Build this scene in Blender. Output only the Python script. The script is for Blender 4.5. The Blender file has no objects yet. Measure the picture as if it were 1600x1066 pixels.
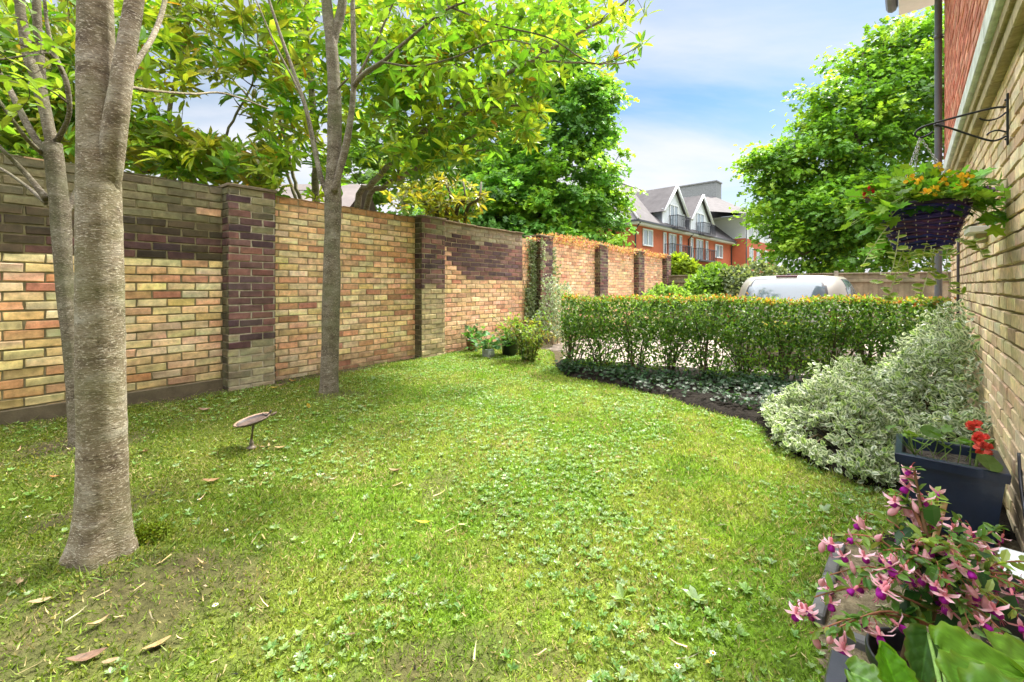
import bpy, math, random
import numpy as np
from mathutils import Vector, Matrix
random.seed(7)
RNG = np.random.default_rng(11)
SC = bpy.context.scene
COL = SC.collection
PI = math.pi
H, F, HZ = 1.15, 680.0, 447.0          # eye height (m), focal length and horizon of the 1600 px photograph

def P(px, py, d):                       # a measured point at distance d in front of the viewpoint
    return np.array([(px - 800) / F * d, d, H - (py - HZ) / F * d])
def G(px, py, h=0.0):                   # a measured point on the ground (height h)
    d = (H - h) * F / (py - HZ)
    return np.array([(px - 800) / F * d, d, h])
# garden wall frame (t along, o out towards the lawn) and house wall frame
WO, WU, WN = np.array([-4.02, 3.135]), np.array([.6147, .7887]), np.array([.7887, -.6147])
HO, HU, HN = np.array([.269, -.246]), np.array([.6749, .7379]), np.array([-.7379, .6749])
def W(t, o, z):
    p = WO + WU * t + WN * o
    return np.array([p[0], p[1], z])
def R(s, o, z):
    p = HO + HU * s + HN * o
    return np.array([p[0], p[1], z])
def unit(v):
    v = np.asarray(v, float)
    return v / (np.linalg.norm(v, axis=-1, keepdims=True) + 1e-9)
def vnoise(x, y, seed=0):               # smooth value noise 0..1
    x = np.asarray(x, float); y = np.asarray(y, float)
    xi = np.floor(x).astype(np.int64); yi = np.floor(y).astype(np.int64)
    fx = x - xi; fy = y - yi
    fx = fx * fx * (3 - 2 * fx); fy = fy * fy * (3 - 2 * fy)
    def h(a, b):
        n = (a * 374761393 + b * 668265263 + seed * 974634777) & 0xffffffff
        n = ((n ^ (n >> 13)) * 1274126177) & 0xffffffff
        return ((n ^ (n >> 16)) & 0xffff) / 65535.0
    return (h(xi, yi) * (1 - fx) + h(xi + 1, yi) * fx) * (1 - fy) + (h(xi, yi + 1) * (1 - fx) + h(xi + 1, yi + 1) * fx) * fy
def fbm(x, y, seed=0, o=3):
    s, a, t = 0, 1.0, 0
    for i in range(o):
        s = s + a * vnoise(x * 2 ** i, y * 2 ** i, seed + i); t += a; a *= .5
    return s / t
def smooth(a, b, x):
    t = np.clip((x - a) / (b - a), 0, 1)
    return t * t * (3 - 2 * t)
def wall_dist(x, y):
    return 5.1 + x * WN[0] + y * WN[1]
def ground(x, y):
    x = np.asarray(x, float); y = np.asarray(y, float)
    g = .09 * (1 - smooth(0, 3.0, wall_dist(x, y)))
    g = g + .03 * (fbm(x * 1.7, y * 1.7, 3) - .5) * smooth(.0, .5, wall_dist(x, y))
    for cx, cy, r, a in ((-1.65, 1.78, .42, .075), (-1.77, 4.25, .35, .05), (-2.8, 2.85, .3, .04)):
        d = np.hypot(x - cx, y - cy)
        g = g + a * np.exp(-(d / r) ** 2)
    return g
def in_poly(x, y, poly):
    ins = np.zeros(np.shape(x), bool)
    n = len(poly)
    for i in range(n):
        x1, y1 = poly[i][:2]; x2, y2 = poly[(i + 1) % n][:2]
        if y1 == y2: continue
        c = ((y1 > y) != (y2 > y)) & (x < (x2 - x1) * (y - y1) / (y2 - y1) + x1)
        ins ^= c
    return ins
def poly_dist(x, y, poly):
    d = np.full(np.shape(x), 1e9)
    n = len(poly)
    for i in range(n):
        a = np.array(poly[i][:2]); b = np.array(poly[(i + 1) % n][:2]); ab = b - a
        t = np.clip(((x - a[0]) * ab[0] + (y - a[1]) * ab[1]) / (ab @ ab + 1e-9), 0, 1)
        d = np.minimum(d, np.hypot(x - a[0] - t * ab[0], y - a[1] - t * ab[1]))
    return d

# ---------------------------------------------------------------- mesh collecting
class MB:
    def __init__(s):
        s.v, s.c, s.f, s.m, s.sm, s.n = [], [], [], [], [], 0
    def add(s, verts, faces, col=(.5, .5, .5), mat=0, smooth=False):
        verts = np.asarray(verts, float).reshape(-1, 3)
        col = np.asarray(col, float)
        if col.ndim == 1: col = np.tile(col[:3], (len(verts), 1))
        s.v.append(verts); s.c.append(col[:, :3])
        groups = faces if isinstance(faces, list) and len(faces) and isinstance(faces[0], np.ndarray) else None
        if groups is None:
            by = {}
            for f in faces: by.setdefault(len(f), []).append(f)
            groups = [np.array(g, np.int64) for g in by.values()]
        for g in groups:
            if len(g) == 0: continue
            s.f.append(g + s.n); s.m.append(np.full(len(g), mat, np.int32)); s.sm.append(np.full(len(g), smooth, bool))
        s.n += len(verts)
        return s
    def box(s, c, ax, ay, az, col=(.5, .5, .5), mat=0, bev=0.0):
        """box centred at c with half-axis vectors ax, ay, az; bev chamfers every edge"""
        c = np.asarray(c, float); A = [np.asarray(a, float) for a in (ax, ay, az)]
        L = [np.linalg.norm(a) for a in A]; U = [a / (l + 1e-12) for a, l in zip(A, L)]
        if bev <= 0:
            vs = [c + A[0] * i + A[1] * j + A[2] * k for k in (-1, 1) for j in (-1, 1) for i in (-1, 1)]
            fs = [(0, 2, 3, 1), (4, 5, 7, 6), (0, 1, 5, 4), (2, 6, 7, 3), (0, 4, 6, 2), (1, 3, 7, 5)]
            return s.add(vs, fs, col, mat)
        b = min(bev, min(L) * .45)
        vs, idx = [], {}
        for k in (-1, 1):
            for j in (-1, 1):
                for i in (-1, 1):
                    sg = (i, j, k)
                    for q in range(3):
                        d = [L[r] - (0 if r == q else b) for r in range(3)]
                        idx[(i, j, k, q)] = len(vs)
                        vs.append(c + U[0] * d[0] * i + U[1] * d[1] * j + U[2] * d[2] * k)
        fs = []
        def I(sg, q): return idx[(sg[0], sg[1], sg[2], q)]
        for q in range(3):
            o = [r for r in range(3) if r != q]
            for sgn in (-1, 1):
                loop = []
                for a, b2 in ((-1, -1), (1, -1), (1, 1), (-1, 1)):
                    t = [0, 0, 0]; t[q] = sgn; t[o[0]] = a; t[o[1]] = b2
                    loop.append(I(t, q))
                fs.append(tuple(loop))
        for q in range(3):                     # edge strips along axis q
            o = [r for r in range(3) if r != q]
            for a in (-1, 1):
                for b2 in (-1, 1):
                    t0 = [0, 0, 0]; t0[q] = -1; t0[o[0]] = a; t0[o[1]] = b2
                    t1 = list(t0); t1[q] = 1
                    fs.append((I(t0, o[0]), I(t1, o[0]), I(t1, o[1]), I(t0, o[1])))
        for i in (-1, 1):
            for j in (-1, 1):
                for k in (-1, 1):
                    fs.append((I((i, j, k), 0), I((i, j, k), 1), I((i, j, k), 2)))
        return s.add(vs, fs, col, mat)
    def tube(s, pts, rad, n=8, col=(.5, .5, .5), mat=0, cap=True, rough=0.0, smooth=True, closed=False):
        pts = np.asarray(pts, float); m = len(pts)
        rad = np.full(m, rad) if np.isscalar(rad) else np.asarray(rad, float)
        tan = np.gradient(pts, axis=0); tan = unit(tan)
        ref = np.array([0, 0, 1.0]) if abs(tan[0][2]) < .9 else np.array([1.0, 0, 0])
        a = unit(np.cross(tan[0], ref)); vs = []
        th = np.arange(n) / n * 2 * PI
        for i in range(m):
            a = unit(a - tan[i] * (a @ tan[i])); b = np.cross(tan[i], a)
            r = rad[i]
            rr = r * (1 + rough * (vnoise(np.cos(th) * 1.6 + i * .37 + 9, np.sin(th) * 1.6 + i * .21 + 5, 5) - .5)) if rough else np.full(n, r)
            vs.append(pts[i] + np.outer(rr * np.cos(th), a) + np.outer(rr * np.sin(th), b))
        vs = np.concatenate(vs)
        i, j = np.meshgrid(np.arange(m - 1), np.arange(n), indexing='ij')
        i = i.ravel(); j = j.ravel(); k = (j + 1) % n
        f = np.stack([i * n + j, i * n + k, (i + 1) * n + k, (i + 1) * n + j], 1)
        s.add(vs, [f], col, mat, smooth)
        if cap:
            s.f.append(np.array([list(range(n))[::-1]]) + s.n - m * n); s.m.append(np.array([mat], np.int32)); s.sm.append(np.array([False]))
            s.f.append(np.array([[(m - 1) * n + q for q in range(n)]]) + s.n - m * n); s.m.append(np.array([mat], np.int32)); s.sm.append(np.array([False]))
        return s
    def lathe(s, c, prof, n=24, col=(.5, .5, .5), mat=0, axis=(0, 0, 1), rfun=None, smooth=True):
        """prof: list of (radius, height); rfun(theta, i) scales the radius"""
        c = np.asarray(c, float); z = unit(np.array(axis, float))
        x = unit(np.cross(z, [0, 1, .01])) ; y = np.cross(z, x)
        th = np.arange(n) / n * 2 * PI; vs = []
        for i, (r, h) in enumerate(prof):
            k = np.ones(n) if rfun is None else rfun(th, i)
            vs.append(c + np.outer(r * k * np.cos(th), x) + np.outer(r * k * np.sin(th), y) + z * h)
        m = len(prof)
        i, j = np.meshgrid(np.arange(m - 1), np.arange(n), indexing='ij')
        i = i.ravel(); j = j.ravel(); k = (j + 1) % n
        f = np.stack([i * n + j, i * n + k, (i + 1) * n + k, (i + 1) * n + j], 1)
        return s.add(np.concatenate(vs), [f], col, mat, smooth)
    def leaves(s, tpl, B, D, N, L, Wd, c1, c2=None, mat=0, smooth=False):
        """one copy of leaf template tpl at every base B, along D, facing N; c1 body colours, c2 edge colours"""
        n = len(B)
        if n == 0: return s
        T = np.asarray(tpl['v'], float)
        D = unit(D); N = np.asarray(N, float); N = unit(N - D * np.sum(N * D, 1, keepdims=True)); X = np.cross(D, N)
        L = np.broadcast_to(np.asarray(L, float), (n,)); Wd = np.broadcast_to(np.asarray(Wd, float), (n,))
        vs = (B[:, None, :] + T[None, :, 0, None] * (D * L[:, None])[:, None, :]
              + T[None, :, 1, None] * (X * Wd[:, None])[:, None, :] + T[None, :, 2, None] * (N * L[:, None])[:, None, :])
        c1 = np.broadcast_to(np.asarray(c1, float), (n, 3))
        if c2 is None: cc = np.repeat(c1, len(T), 0)
        else:
            c2 = np.broadcast_to(np.asarray(c2, float), (n, 3)); w = np.asarray(tpl['w'], float)[None, :, None]
            cc = (c1[:, None, :] * (1 - w) + c2[:, None, :] * w).reshape(-1, 3)
        off = (np.arange(n) * len(T))[:, None, None]
        gs = [(np.asarray(g, np.int64)[None] + off).reshape(-1, len(g[0])) for g in tpl['f']]
        return s.add(vs.reshape(-1, 3), gs, cc, mat, smooth)
    def build(s, name, mats, parent=None, loc=None):
        me = bpy.data.meshes.new(name)
        V = np.concatenate(s.v); C = np.concatenate(s.c)
        base = np.zeros(3)
        if parent is not None: base = WLOC[parent.name]
        if loc is not None: base = np.asarray(loc, float)
        V = V - base
        me.vertices.add(len(V)); me.vertices.foreach_set('co', V.astype(np.float32).ravel())
        li = np.concatenate([f.ravel() for f in s.f]).astype(np.int32)
        ln = np.concatenate([np.full(len(f), f.shape[1], np.int32) for f in s.f])
        ls = np.concatenate([[0], np.cumsum(ln)[:-1]]).astype(np.int32)
        me.loops.add(len(li)); me.loops.foreach_set('vertex_index', li)
        me.polygons.add(len(ln)); me.polygons.foreach_set('loop_start', ls)
        me.polygons.foreach_set('material_index', np.concatenate(s.m)); me.polygons.foreach_set('use_smooth', np.concatenate(s.sm))
        me.update(calc_edges=True)
        at = me.attributes.new('Col', 'FLOAT_COLOR', 'POINT')
        at.data.foreach_set('color', np.concatenate([C, np.ones((len(C), 1))], 1).astype(np.float32).ravel())
        me.validate()
        for m in (mats if isinstance(mats, (list, tuple)) else [mats]): me.materials.append(m)
        o = bpy.data.objects.new(name, me); COL.objects.link(o)
        if parent is not None:
            o.parent = parent
            if loc is not None: o.location = np.asarray(loc) - WLOC[parent.name]
        elif loc is not None: o.location = base
        WLOC[o.name] = base
        return o
WLOC = {}
def tag(o, label=None, cat=None, group=None, kind=None):
    if label: o['label'] = label
    if cat: o['category'] = cat
    if group: o['group'] = group
    if kind: o['kind'] = kind
    return o
def thing(name, label, cat, loc, group=None):
    o = bpy.data.objects.new(name, None); COL.objects.link(o)
    o.empty_display_size = .1
    o.location = loc; WLOC[o.name] = np.asarray(loc, float)
    return tag(o, label, cat, group)
def spline(pts, n):
    """Catmull-Rom through rows of pts (any width)"""
    pts = np.asarray(pts, float); m = len(pts)
    out = []
    for u in np.linspace(0, m - 1, n):
        i = min(int(u), m - 2); t = u - i
        p0, p1, p2, p3 = pts[max(i - 1, 0)], pts[i], pts[i + 1], pts[min(i + 2, m - 1)]
        out.append(.5 * (2 * p1 + (p2 - p0) * t + (2 * p0 - 5 * p1 + 4 * p2 - p3) * t * t + (3 * p1 - p0 - 3 * p2 + p3) * t ** 3))
    return np.array(out)
def rdir(n, up=0.0, rng=RNG):
    v = rng.normal(size=(n, 3)); v[:, 2] += up
    return unit(v)
def cjit(base, n, v=.18, h=.08, rng=RNG):
    """n jittered copies of a colour: brightness v, hue h"""
    b = np.asarray(base, float)[None] * (1 + v * rng.normal(size=(n, 1)))
    return np.clip(b * (1 + h * rng.normal(size=(n, 3))), .003, .95)

# leaf templates (along, across, up); w = how far a vertex takes the edge colour
LEAF = dict(v=[(0, 0, 0), (.3, .42, .06), (.3, 0, 0), (.3, -.42, .06), (.68, .4, .03), (.7, 0, -.03), (.68, -.4, .03), (1, 0, -.12)],
            w=[.2, 1, 0, 1, 1, 0, 1, 1], f=[[(0, 2, 1), (0, 3, 2), (4, 5, 7), (5, 6, 7)], [(1, 2, 5, 4), (2, 3, 6, 5)]])
DIAM = dict(v=[(0, 0, 0), (.45, .5, .08), (1, 0, -.05), (.45, -.5, .08)], w=[0, 1, 1, 1], f=[[(0, 2, 1), (0, 3, 2)]])
BLADE = dict(v=[(0, .5, 0), (0, -.5, 0), (.55, .35, .03), (.55, -.35, .03), (1, 0, .22)], w=[0, 0, .5, .5, 1], f=[[(0, 1, 3, 2)], [(2, 3, 4)]])
ROUND = dict(v=[(0, 0, 0)] + [(.5 - .55 * math.cos(a), .55 * math.sin(a) * (1 + .06 * (i % 2)), .1 * (1 if i % 2 else .6)) for i, a in enumerate(np.linspace(.35, 2 * PI - .35, 11))] + [(.45, 0, -.02)],
             w=[0] + [1] * 11 + [0], f=[[(12, i, i + 1) for i in range(0, 11)] + [(12, 11, 0)]])
LOBED = dict(v=[(0, 0, 0), (-.08, .35, .05), (.12, .33, .0), (.3, .62, .06), (.42, .3, .0), (.72, .42, .02), (.72, .18, 0), (1, 0, -.1),
                (.72, -.18, 0), (.72, -.42, .02), (.42, -.3, 0), (.3, -.62, .06), (.12, -.33, 0), (-.08, -.35, .05), (.35, 0, -.03)],
             w=[.3] + [1] * 13 + [0], f=[[(14, i, i + 1) for i in range(0, 13)] + [(14, 13, 0)]])
SPRAY = dict(v=[(0, 0, 0), (.35, .5, .05), (.5, .12, 0), (.75, .38, 0), (1, 0, -.12), (.75, -.38, 0), (.5, -.12, 0), (.35, -.5, .05)],
             w=[0, 1, 0, 1, 1, 1, 0, 1], f=[[(0, 2, 1), (0, 7, 6), (2, 4, 3), (6, 5, 4)], [(0, 6, 4, 2)]])

# ---------------------------------------------------------------- materials
def nmat(name):
    m = bpy.data.materials.new(name); m.use_nodes = True
    nt = m.node_tree; nt.nodes.clear()
    out = nt.nodes.new('ShaderNodeOutputMaterial')
    return m, nt, out
def N(nt, t, **kw):
    n = nt.nodes.new(t)
    for k, v in kw.items():
        if k in n.inputs: n.inputs[k].default_value = v
        else: setattr(n, k, v)
    return n
def ramp(nt, fac, stops):
    r = nt.nodes.new('ShaderNodeValToRGB'); e = r.color_ramp.elements
    while len(e) < len(stops): e.new(.5)
    for el, (p, c) in zip(e, stops):
        el.position = p; el.color = (*c, 1) if len(c) == 3 else c
    nt.links.new(fac, r.inputs[0]); return r.outputs[0]
def mul(nt, a, b, fac=1.0, mode='MULTIPLY'):
    m = nt.nodes.new('ShaderNodeMix'); m.data_type = 'RGBA'; m.blend_type = mode
    m.inputs[0].default_value = fac if not hasattr(fac, 'links') else 1
    if hasattr(fac, 'links'): nt.links.new(fac, m.inputs[0])
    for s, i in ((a, 6), (b, 7)):
        if hasattr(s, 'links'): nt.links.new(s, m.inputs[i])
        else: m.inputs[i].default_value = (*s, 1)
    return m.outputs[2]
def noise(nt, scale, detail=4, rough=.55, coord=None, dist=0.0, vec=None):
    n = N(nt, 'ShaderNodeTexNoise', Scale=scale, Detail=detail, Roughness=rough, Distortion=dist)
    if vec is None:
        tc = nt.nodes.new('ShaderNodeTexCoord'); vec = tc.outputs[coord or 'Object']
    nt.links.new(vec, n.inputs['Vector'])
    return n.outputs['Fac']
def attr(nt):
    a = nt.nodes.new('ShaderNodeAttribute'); a.attribute_name = 'Col'; return a.outputs['Color']
def bump(nt, h, strength=.3, dist=.01):
    b = N(nt, 'ShaderNodeBump', Strength=strength, Distance=dist)
    nt.links.new(h, b.inputs['Height']); return b.outputs['Normal']
def leaf_mat(name, trans=.38, rough=.42, spec=.35, warm=(1.25, 1.2, .55)):
    m, nt, out = nmat(name)
    c = attr(nt)
    p = N(nt, 'ShaderNodeBsdfPrincipled', Roughness=rough)
    p.inputs['Specular IOR Level'].default_value = spec
    nt.links.new(c, p.inputs['Base Color'])
    t = nt.nodes.new('ShaderNodeBsdfTranslucent')
    nt.links.new(mul(nt, c, warm), t.inputs['Color'])
    mx = nt.nodes.new('ShaderNodeMixShader'); mx.inputs[0].default_value = trans
    nt.links.new(p.outputs[0], mx.inputs[1]); nt.links.new(t.outputs[0], mx.inputs[2]); nt.links.new(mx.outputs[0], out.inputs[0])
    return m
def col_mat(name, rough=.7, spec=.3, var=.35, scale=12, bs=.25, bscale=60, bdist=.004, metal=0.0, coat=0.0, stain=None):
    """vertex colour, mottled and bumped by noise; stain = (colour, scale, lo, hi)"""
    m, nt, out = nmat(name)
    c = attr(nt)
    n = noise(nt, scale, 6, .65)
    v = ramp(nt, n, [(.25, (1 - var,) * 3), (.75, (1 + var,) * 3)])
    c = mul(nt, c, v)
    if stain:
        f = ramp(nt, noise(nt, stain[1], 5, .6), [(stain[2], (0, 0, 0)), (stain[3], (1, 1, 1))])
        c = mul(nt, c, stain[0], f, 'MIX')
    p = N(nt, 'ShaderNodeBsdfPrincipled', Roughness=rough, Metallic=metal)
    p.inputs['Specular IOR Level'].default_value = spec
    p.inputs['Coat Weight'].default_value = coat
    nt.links.new(c, p.inputs['Base Color'])
    if bs: nt.links.new(bump(nt, noise(nt, bscale, 5, .6), bs, bdist), p.inputs['Normal'])
    nt.links.new(p.outputs[0], out.inputs[0])
    return m
M = {}
M['leaf'] = leaf_mat('leaf', .48)
M['leaf_var'] = leaf_mat('variegated_leaf', .4, .4, .4, (1.05, 1.1, .88))
M['leaf_gloss'] = leaf_mat('glossy_leaf', .5, .34, .45)
M['leaf_thin'] = leaf_mat('thin_leaf', .5, .45, .3)
M['grass'] = leaf_mat('grass_blade', .35, .5, .25, (1.1, 1.1, .6))
M['petal'] = leaf_mat('petal', .3, .5, .2, (1.1, .9, .95))
M['dry'] = col_mat('dry_leaf', .6, .3, .3, 60, .3, 90, .002)
M['brick'] = col_mat('brick', .85, .25, .42, 17, .6, 120, .0045, stain=((.16, .13, .06), 1.1, .68, .95))
M['house_brick'] = col_mat('house_brick', .85, .25, .3, 30, .5, 170, .003)
M['stone'] = col_mat('stone', .85, .25, .35, 9, .4, 70, .006)
M['soil'] = col_mat('soil', .95, .15, .6, 25, .9, 45, .03)
M['paint'] = col_mat('painted', .45, .4, .08, 8, .05, 60)
M['plastic'] = col_mat('dark_plastic', .35, .5, .15, 14, .08, 80)
M['glaze'] = col_mat('dark_glaze', .32, .45, .35, 9, .12, 40, .004, coat=.15)
M['iron'] = col_mat('black_iron', .45, .5, .2, 40, .15, 120, metal=.3)
M['bronze'] = col_mat('weathered_bronze', .5, .4, .4, 40, .25, 120, .002, metal=.2)
M['wicker'] = col_mat('wicker', .6, .3, .4, 30, .3, 150)
M['stem'] = col_mat('stem', .75, .25, .3, 30, .3, 90)
M['timber'] = col_mat('weathered_timber', .85, .2, .4, 5, .4, 40, .005, stain=((.09, .1, .05), 1.3, .5, .75))
M['tile'] = col_mat('roof_tile', .85, .25, .3, 1.2, .3, 8, .03)
M['far_brick'] = col_mat('far_brick', .9, .2, .14, .8, .2, 6, .03)
M['far_white'] = col_mat('far_render', .8, .25, .06, .8, 0)
def bark_mat(name, c1, c2, c3, green, pale):
    m, nt, out = nmat(name)
    tc = nt.nodes.new('ShaderNodeTexCoord')
    mp = N(nt, 'ShaderNodeMapping'); mp.inputs['Scale'].default_value = (1, 1, 2.2)
    nt.links.new(tc.outputs['Object'], mp.inputs[0])
    n1 = noise(nt, 7, 6, .65, vec=mp.outputs[0])
    c = ramp(nt, n1, [(.3, c1), (.5, c2), (.72, c3)])
    # pale lenticels: short horizontal flecks
    mp2 = N(nt, 'ShaderNodeMapping'); mp2.inputs['Scale'].default_value = (1, 1, 2.6)
    nt.links.new(tc.outputs['Object'], mp2.inputs[0])
    n2 = noise(nt, 70, 5, .65, vec=mp2.outputs[0], dist=.7)
    fl = ramp(nt, n2, [(.54, (0, 0, 0)), (.62, (1, 1, 1))])
    c = mul(nt, c, pale, mul(nt, fl, (.85, .85, .85)), 'MIX')
    n2b = noise(nt, 40, 4, .6, vec=mp2.outputs[0], dist=1.0)
    dk = ramp(nt, n2b, [(.34, (1, 1, 1)), (.44, (0, 0, 0))])
    c = mul(nt, c, c1, mul(nt, dk, (.85, .85, .85)), 'MIX')
    # algae patches
    g = ramp(nt, noise(nt, 3.1, 5, .6), [(.45, (0, 0, 0)), (.68, (1, 1, 1))])
    c = mul(nt, c, green, mul(nt, g, (.6, .6, .6)), 'MIX')
    p = N(nt, 'ShaderNodeBsdfPrincipled', Roughness=.85)
    p.inputs['Specular IOR Level'].default_value = .25
    nt.links.new(c, p.inputs['Base Color'])
    b1 = bump(nt, n2, .8, .008)
    b = N(nt, 'ShaderNodeBump', Strength=.5, Distance=.02); nt.links.new(n1, b.inputs['Height']); nt.links.new(b1, b.inputs['Normal'])
    nt.links.new(b.outputs[0], p.inputs['Normal']); nt.links.new(p.outputs[0], out.inputs[0])
    return m
M['bark_grey'] = bark_mat('grey_bark', (.085, .062, .04), (.215, .175, .115), (.35, .325, .26), (.15, .16, .06), (.56, .51, .40))
M['bark_shaded'] = bark_mat('shaded_bark', (.06, .045, .03), (.145, .118, .08), (.25, .225, .175), (.11, .125, .05), (.42, .38, .30))  # darker copy of the grey bark, shade on the trunks put into the colour
M['bark_dark'] = bark_mat('dark_bark', (.04, .03, .02), (.09, .07, .045), (.15, .125, .085), (.08, .1, .04), (.2, .17, .12))
def glass_mat(name, tint=(.02, .03, .035), tr=.0, rough=.03, spec=.9, coat=.6):
    m, nt, out = nmat(name)
    p = N(nt, 'ShaderNodeBsdfPrincipled', Roughness=rough)
    p.inputs['Base Color'].default_value = (*tint, 1); p.inputs['Specular IOR Level'].default_value = spec
    p.inputs['Coat Weight'].default_value = coat; p.inputs['Coat Roughness'].default_value = .02
    if tr:
        t = nt.nodes.new('ShaderNodeBsdfTransparent'); t.inputs[0].default_value = (.75, .8, .8, 1)
        mx = nt.nodes.new('ShaderNodeMixShader'); mx.inputs[0].default_value = tr
        nt.links.new(p.outputs[0], mx.inputs[1]); nt.links.new(t.outputs[0], mx.inputs[2]); nt.links.new(mx.outputs[0], out.inputs[0])
    else: nt.links.new(p.outputs[0], out.inputs[0])
    return m
M['glass'] = glass_mat('window_glass', (.25, .32, .36))
M['car_glass'] = glass_mat('car_glass', (.10, .14, .165), .14, .10, .9, .3)
M['red_lens'] = glass_mat('red_lens', (.12, .01, .015))
m, nt, out = nmat('car_paint')
p = N(nt, 'ShaderNodeBsdfPrincipled', Roughness=.4, Metallic=.2)
nt.links.new(attr(nt), p.inputs['Base Color']); p.inputs['Coat Weight'].default_value = .35; p.inputs['Coat Roughness'].default_value = .05
nt.links.new(p.outputs[0], out.inputs[0]); M['car_paint'] = m
m, nt, out = nmat('block_paving')
tc = nt.nodes.new('ShaderNodeTexCoord'); mp = N(nt, 'ShaderNodeMapping'); mp.inputs['Rotation'].default_value = (0, 0, .9)
nt.links.new(tc.outputs['Object'], mp.inputs[0])
bt = N(nt, 'ShaderNodeTexBrick', Scale=1.0); bt.inputs['Brick Width'].default_value = .2; bt.inputs['Row Height'].default_value = .1
bt.inputs['Mortar Size'].default_value = .006; bt.inputs['Color1'].default_value = (.31, .25, .21, 1); bt.inputs['Color2'].default_value = (.26, .205, .175, 1); bt.inputs['Mortar'].default_value = (.2, .17, .13, 1)
nt.links.new(mp.outputs[0], bt.inputs[0])
c = mul(nt, bt.outputs['Color'], ramp(nt, noise(nt, 3, 5), [(.3, (.75,) * 3), (.7, (1.1,) * 3)]))
p = N(nt, 'ShaderNodeBsdfPrincipled', Roughness=.9); nt.links.new(c, p.inputs['Base Color']); nt.links.new(p.outputs[0], out.inputs[0]); M['paving'] = m
# ================================================================ THE SETTING
def sheet(name, x0, x1, y0, y1, step, zf, keep, colf, mat):
    xs = np.arange(x0, x1 + 1e-6, step); ys = np.arange(y0, y1 + 1e-6, step)
    X, Y = np.meshgrid(xs, ys, indexing='ij')
    i, j = np.meshgrid(np.arange(len(xs) - 1), np.arange(len(ys) - 1), indexing='ij')
    i = i.ravel(); j = j.ravel(); ny = len(ys)
    k = keep(X[i, j] + step / 2, Y[i, j] + step / 2)
    i = i[k]; j = j[k]
    f = np.stack([i * ny + j, (i + 1) * ny + j, (i + 1) * ny + j + 1, i * ny + j + 1], 1)
    used, inv = np.unique(f.ravel(), return_inverse=True)
    Xf, Yf = X.ravel()[used], Y.ravel()[used]
    mb = MB(); mb.add(np.stack([Xf, Yf, zf(Xf, Yf)], 1), [inv.reshape(-1, 4)], colf(Xf, Yf), 0, True)
    return tag(mb.build(name, mat), kind='structure')
# lawn outline: garden wall, potted corner, hedge bed, shrub bed, paved strip by the house
EDGE = [(860, 572), (880, 589), (960, 603), (1040, 621), (1120, 648), (1185, 664), (1200, 690), (1290, 738), (1400, 775), (1425, 802)]
EDGE_XY = [tuple(G(*e)[:2]) for e in EDGE]
LAWN = [tuple(W(-2.6, .02, 0)[:2]), tuple(W(7.2, .02, 0)[:2]), (.62, 6.9)] + EDGE_XY + [(1.44, 1.90), (1.03, 1.46), (1.10, 1.38), (.9, 1.0), (.62, .4), (.45, .1), (-4.2, .1)]
HA, HE, HB = np.array([.68, 5.90]), np.array([.934, -.358]), np.array([.358, .934])     # hedge: start, along, back
def hedge(s, b, z):
    p = HA + HE * s + HB * b
    return np.array([p[0], p[1], z])
BED = EDGE_XY + [(1.44, 1.90), tuple(R(3.0, -.02, 0)[:2]), tuple(R(7.3, -.02, 0)[:2]), tuple(hedge(4.3, .75, 0)[:2]), tuple(hedge(-.15, .75, 0)[:2])]
def soil_mask(x, y):                     # bare earth showing through the lawn
    n = fbm(x * 2.3, y * 2.3, 21, 4)
    dl = wall_dist(x, y)
    m = (1 - smooth(.0, .34, dl + (n - .5) * .5)) * .95
    m = np.maximum(m, smooth(.56, .70, n) * (1 - smooth(.6, 2.2, np.hypot(x + 1.35, y - 1.7))) * .9)
    m = np.maximum(m, (1 - smooth(.0, .34, np.hypot((x + 1.22) / 1.4, (y - 1.66) / .7) + (n - .5) * 1.1)) * .75)
    m = np.maximum(m, (1 - smooth(.05, .4, np.hypot(x + 1.65, y - 1.3) + (n - .5) * .9)) * .7)
    m = np.maximum(m, (1 - smooth(.1, .5, np.hypot(x + 2.9, y - 2.9) + (n - .5) * .5)) * .9)
    m = np.maximum(m, (1 - smooth(.12, .3, np.hypot(x + 1.77, y - 4.22) + (n - .5) * .3)) * .8)
    m = np.maximum(m, smooth(.70, .80, fbm(x * 3.1, y * 3.1, 77, 4)) * .4)
    return np.clip(m, 0, 1)
def shade_zone(x, y):                    # mossier, thinner turf towards the trees
    return 1 - smooth(-1.6, .1, x + .12 * y + (fbm(x * .9, y * .9, 5) - .5) * 1.2)
def turf_col(x, y):
    n = fbm(x * 2.6, y * 2.6, 31, 4); n2 = fbm(x * 11, y * 11, 41, 3); sz = shade_zone(x, y)
    a = np.array([.185, .315, .03]); b = np.array([.27, .35, .055]); c = np.array([.10, .17, .02]); moss = np.array([.115, .155, .014])
    k = smooth(.35, .7, n)[:, None]; col = a * (1 - k) + b * k
    col = col * (1 - sz[:, None] * .75) + moss * sz[:, None] * .75
    k = (smooth(.5, .8, n2) * .5)[:, None]
    return col * (1 - k) + c * k
def lawn_col(x, y):
    col = turf_col(x, y) * .6
    br = np.array([.07, .052, .03])
    m = soil_mask(x, y)[:, None]
    th = (smooth(.55, .75, fbm(x * 7, y * 7, 51, 3)) * .55)[:, None]
    col = col * (1 - th) + np.array([.15, .12, .05]) * th
    out = ~in_poly(x, y, LAWN)
    m = np.maximum(m, out[:, None] * .95)
    return col * (1 - m) + br * m
def behind_hedge(x, y): return (x - HA[0]) * HB[0] + (y - HA[1]) * HB[1]
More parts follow.
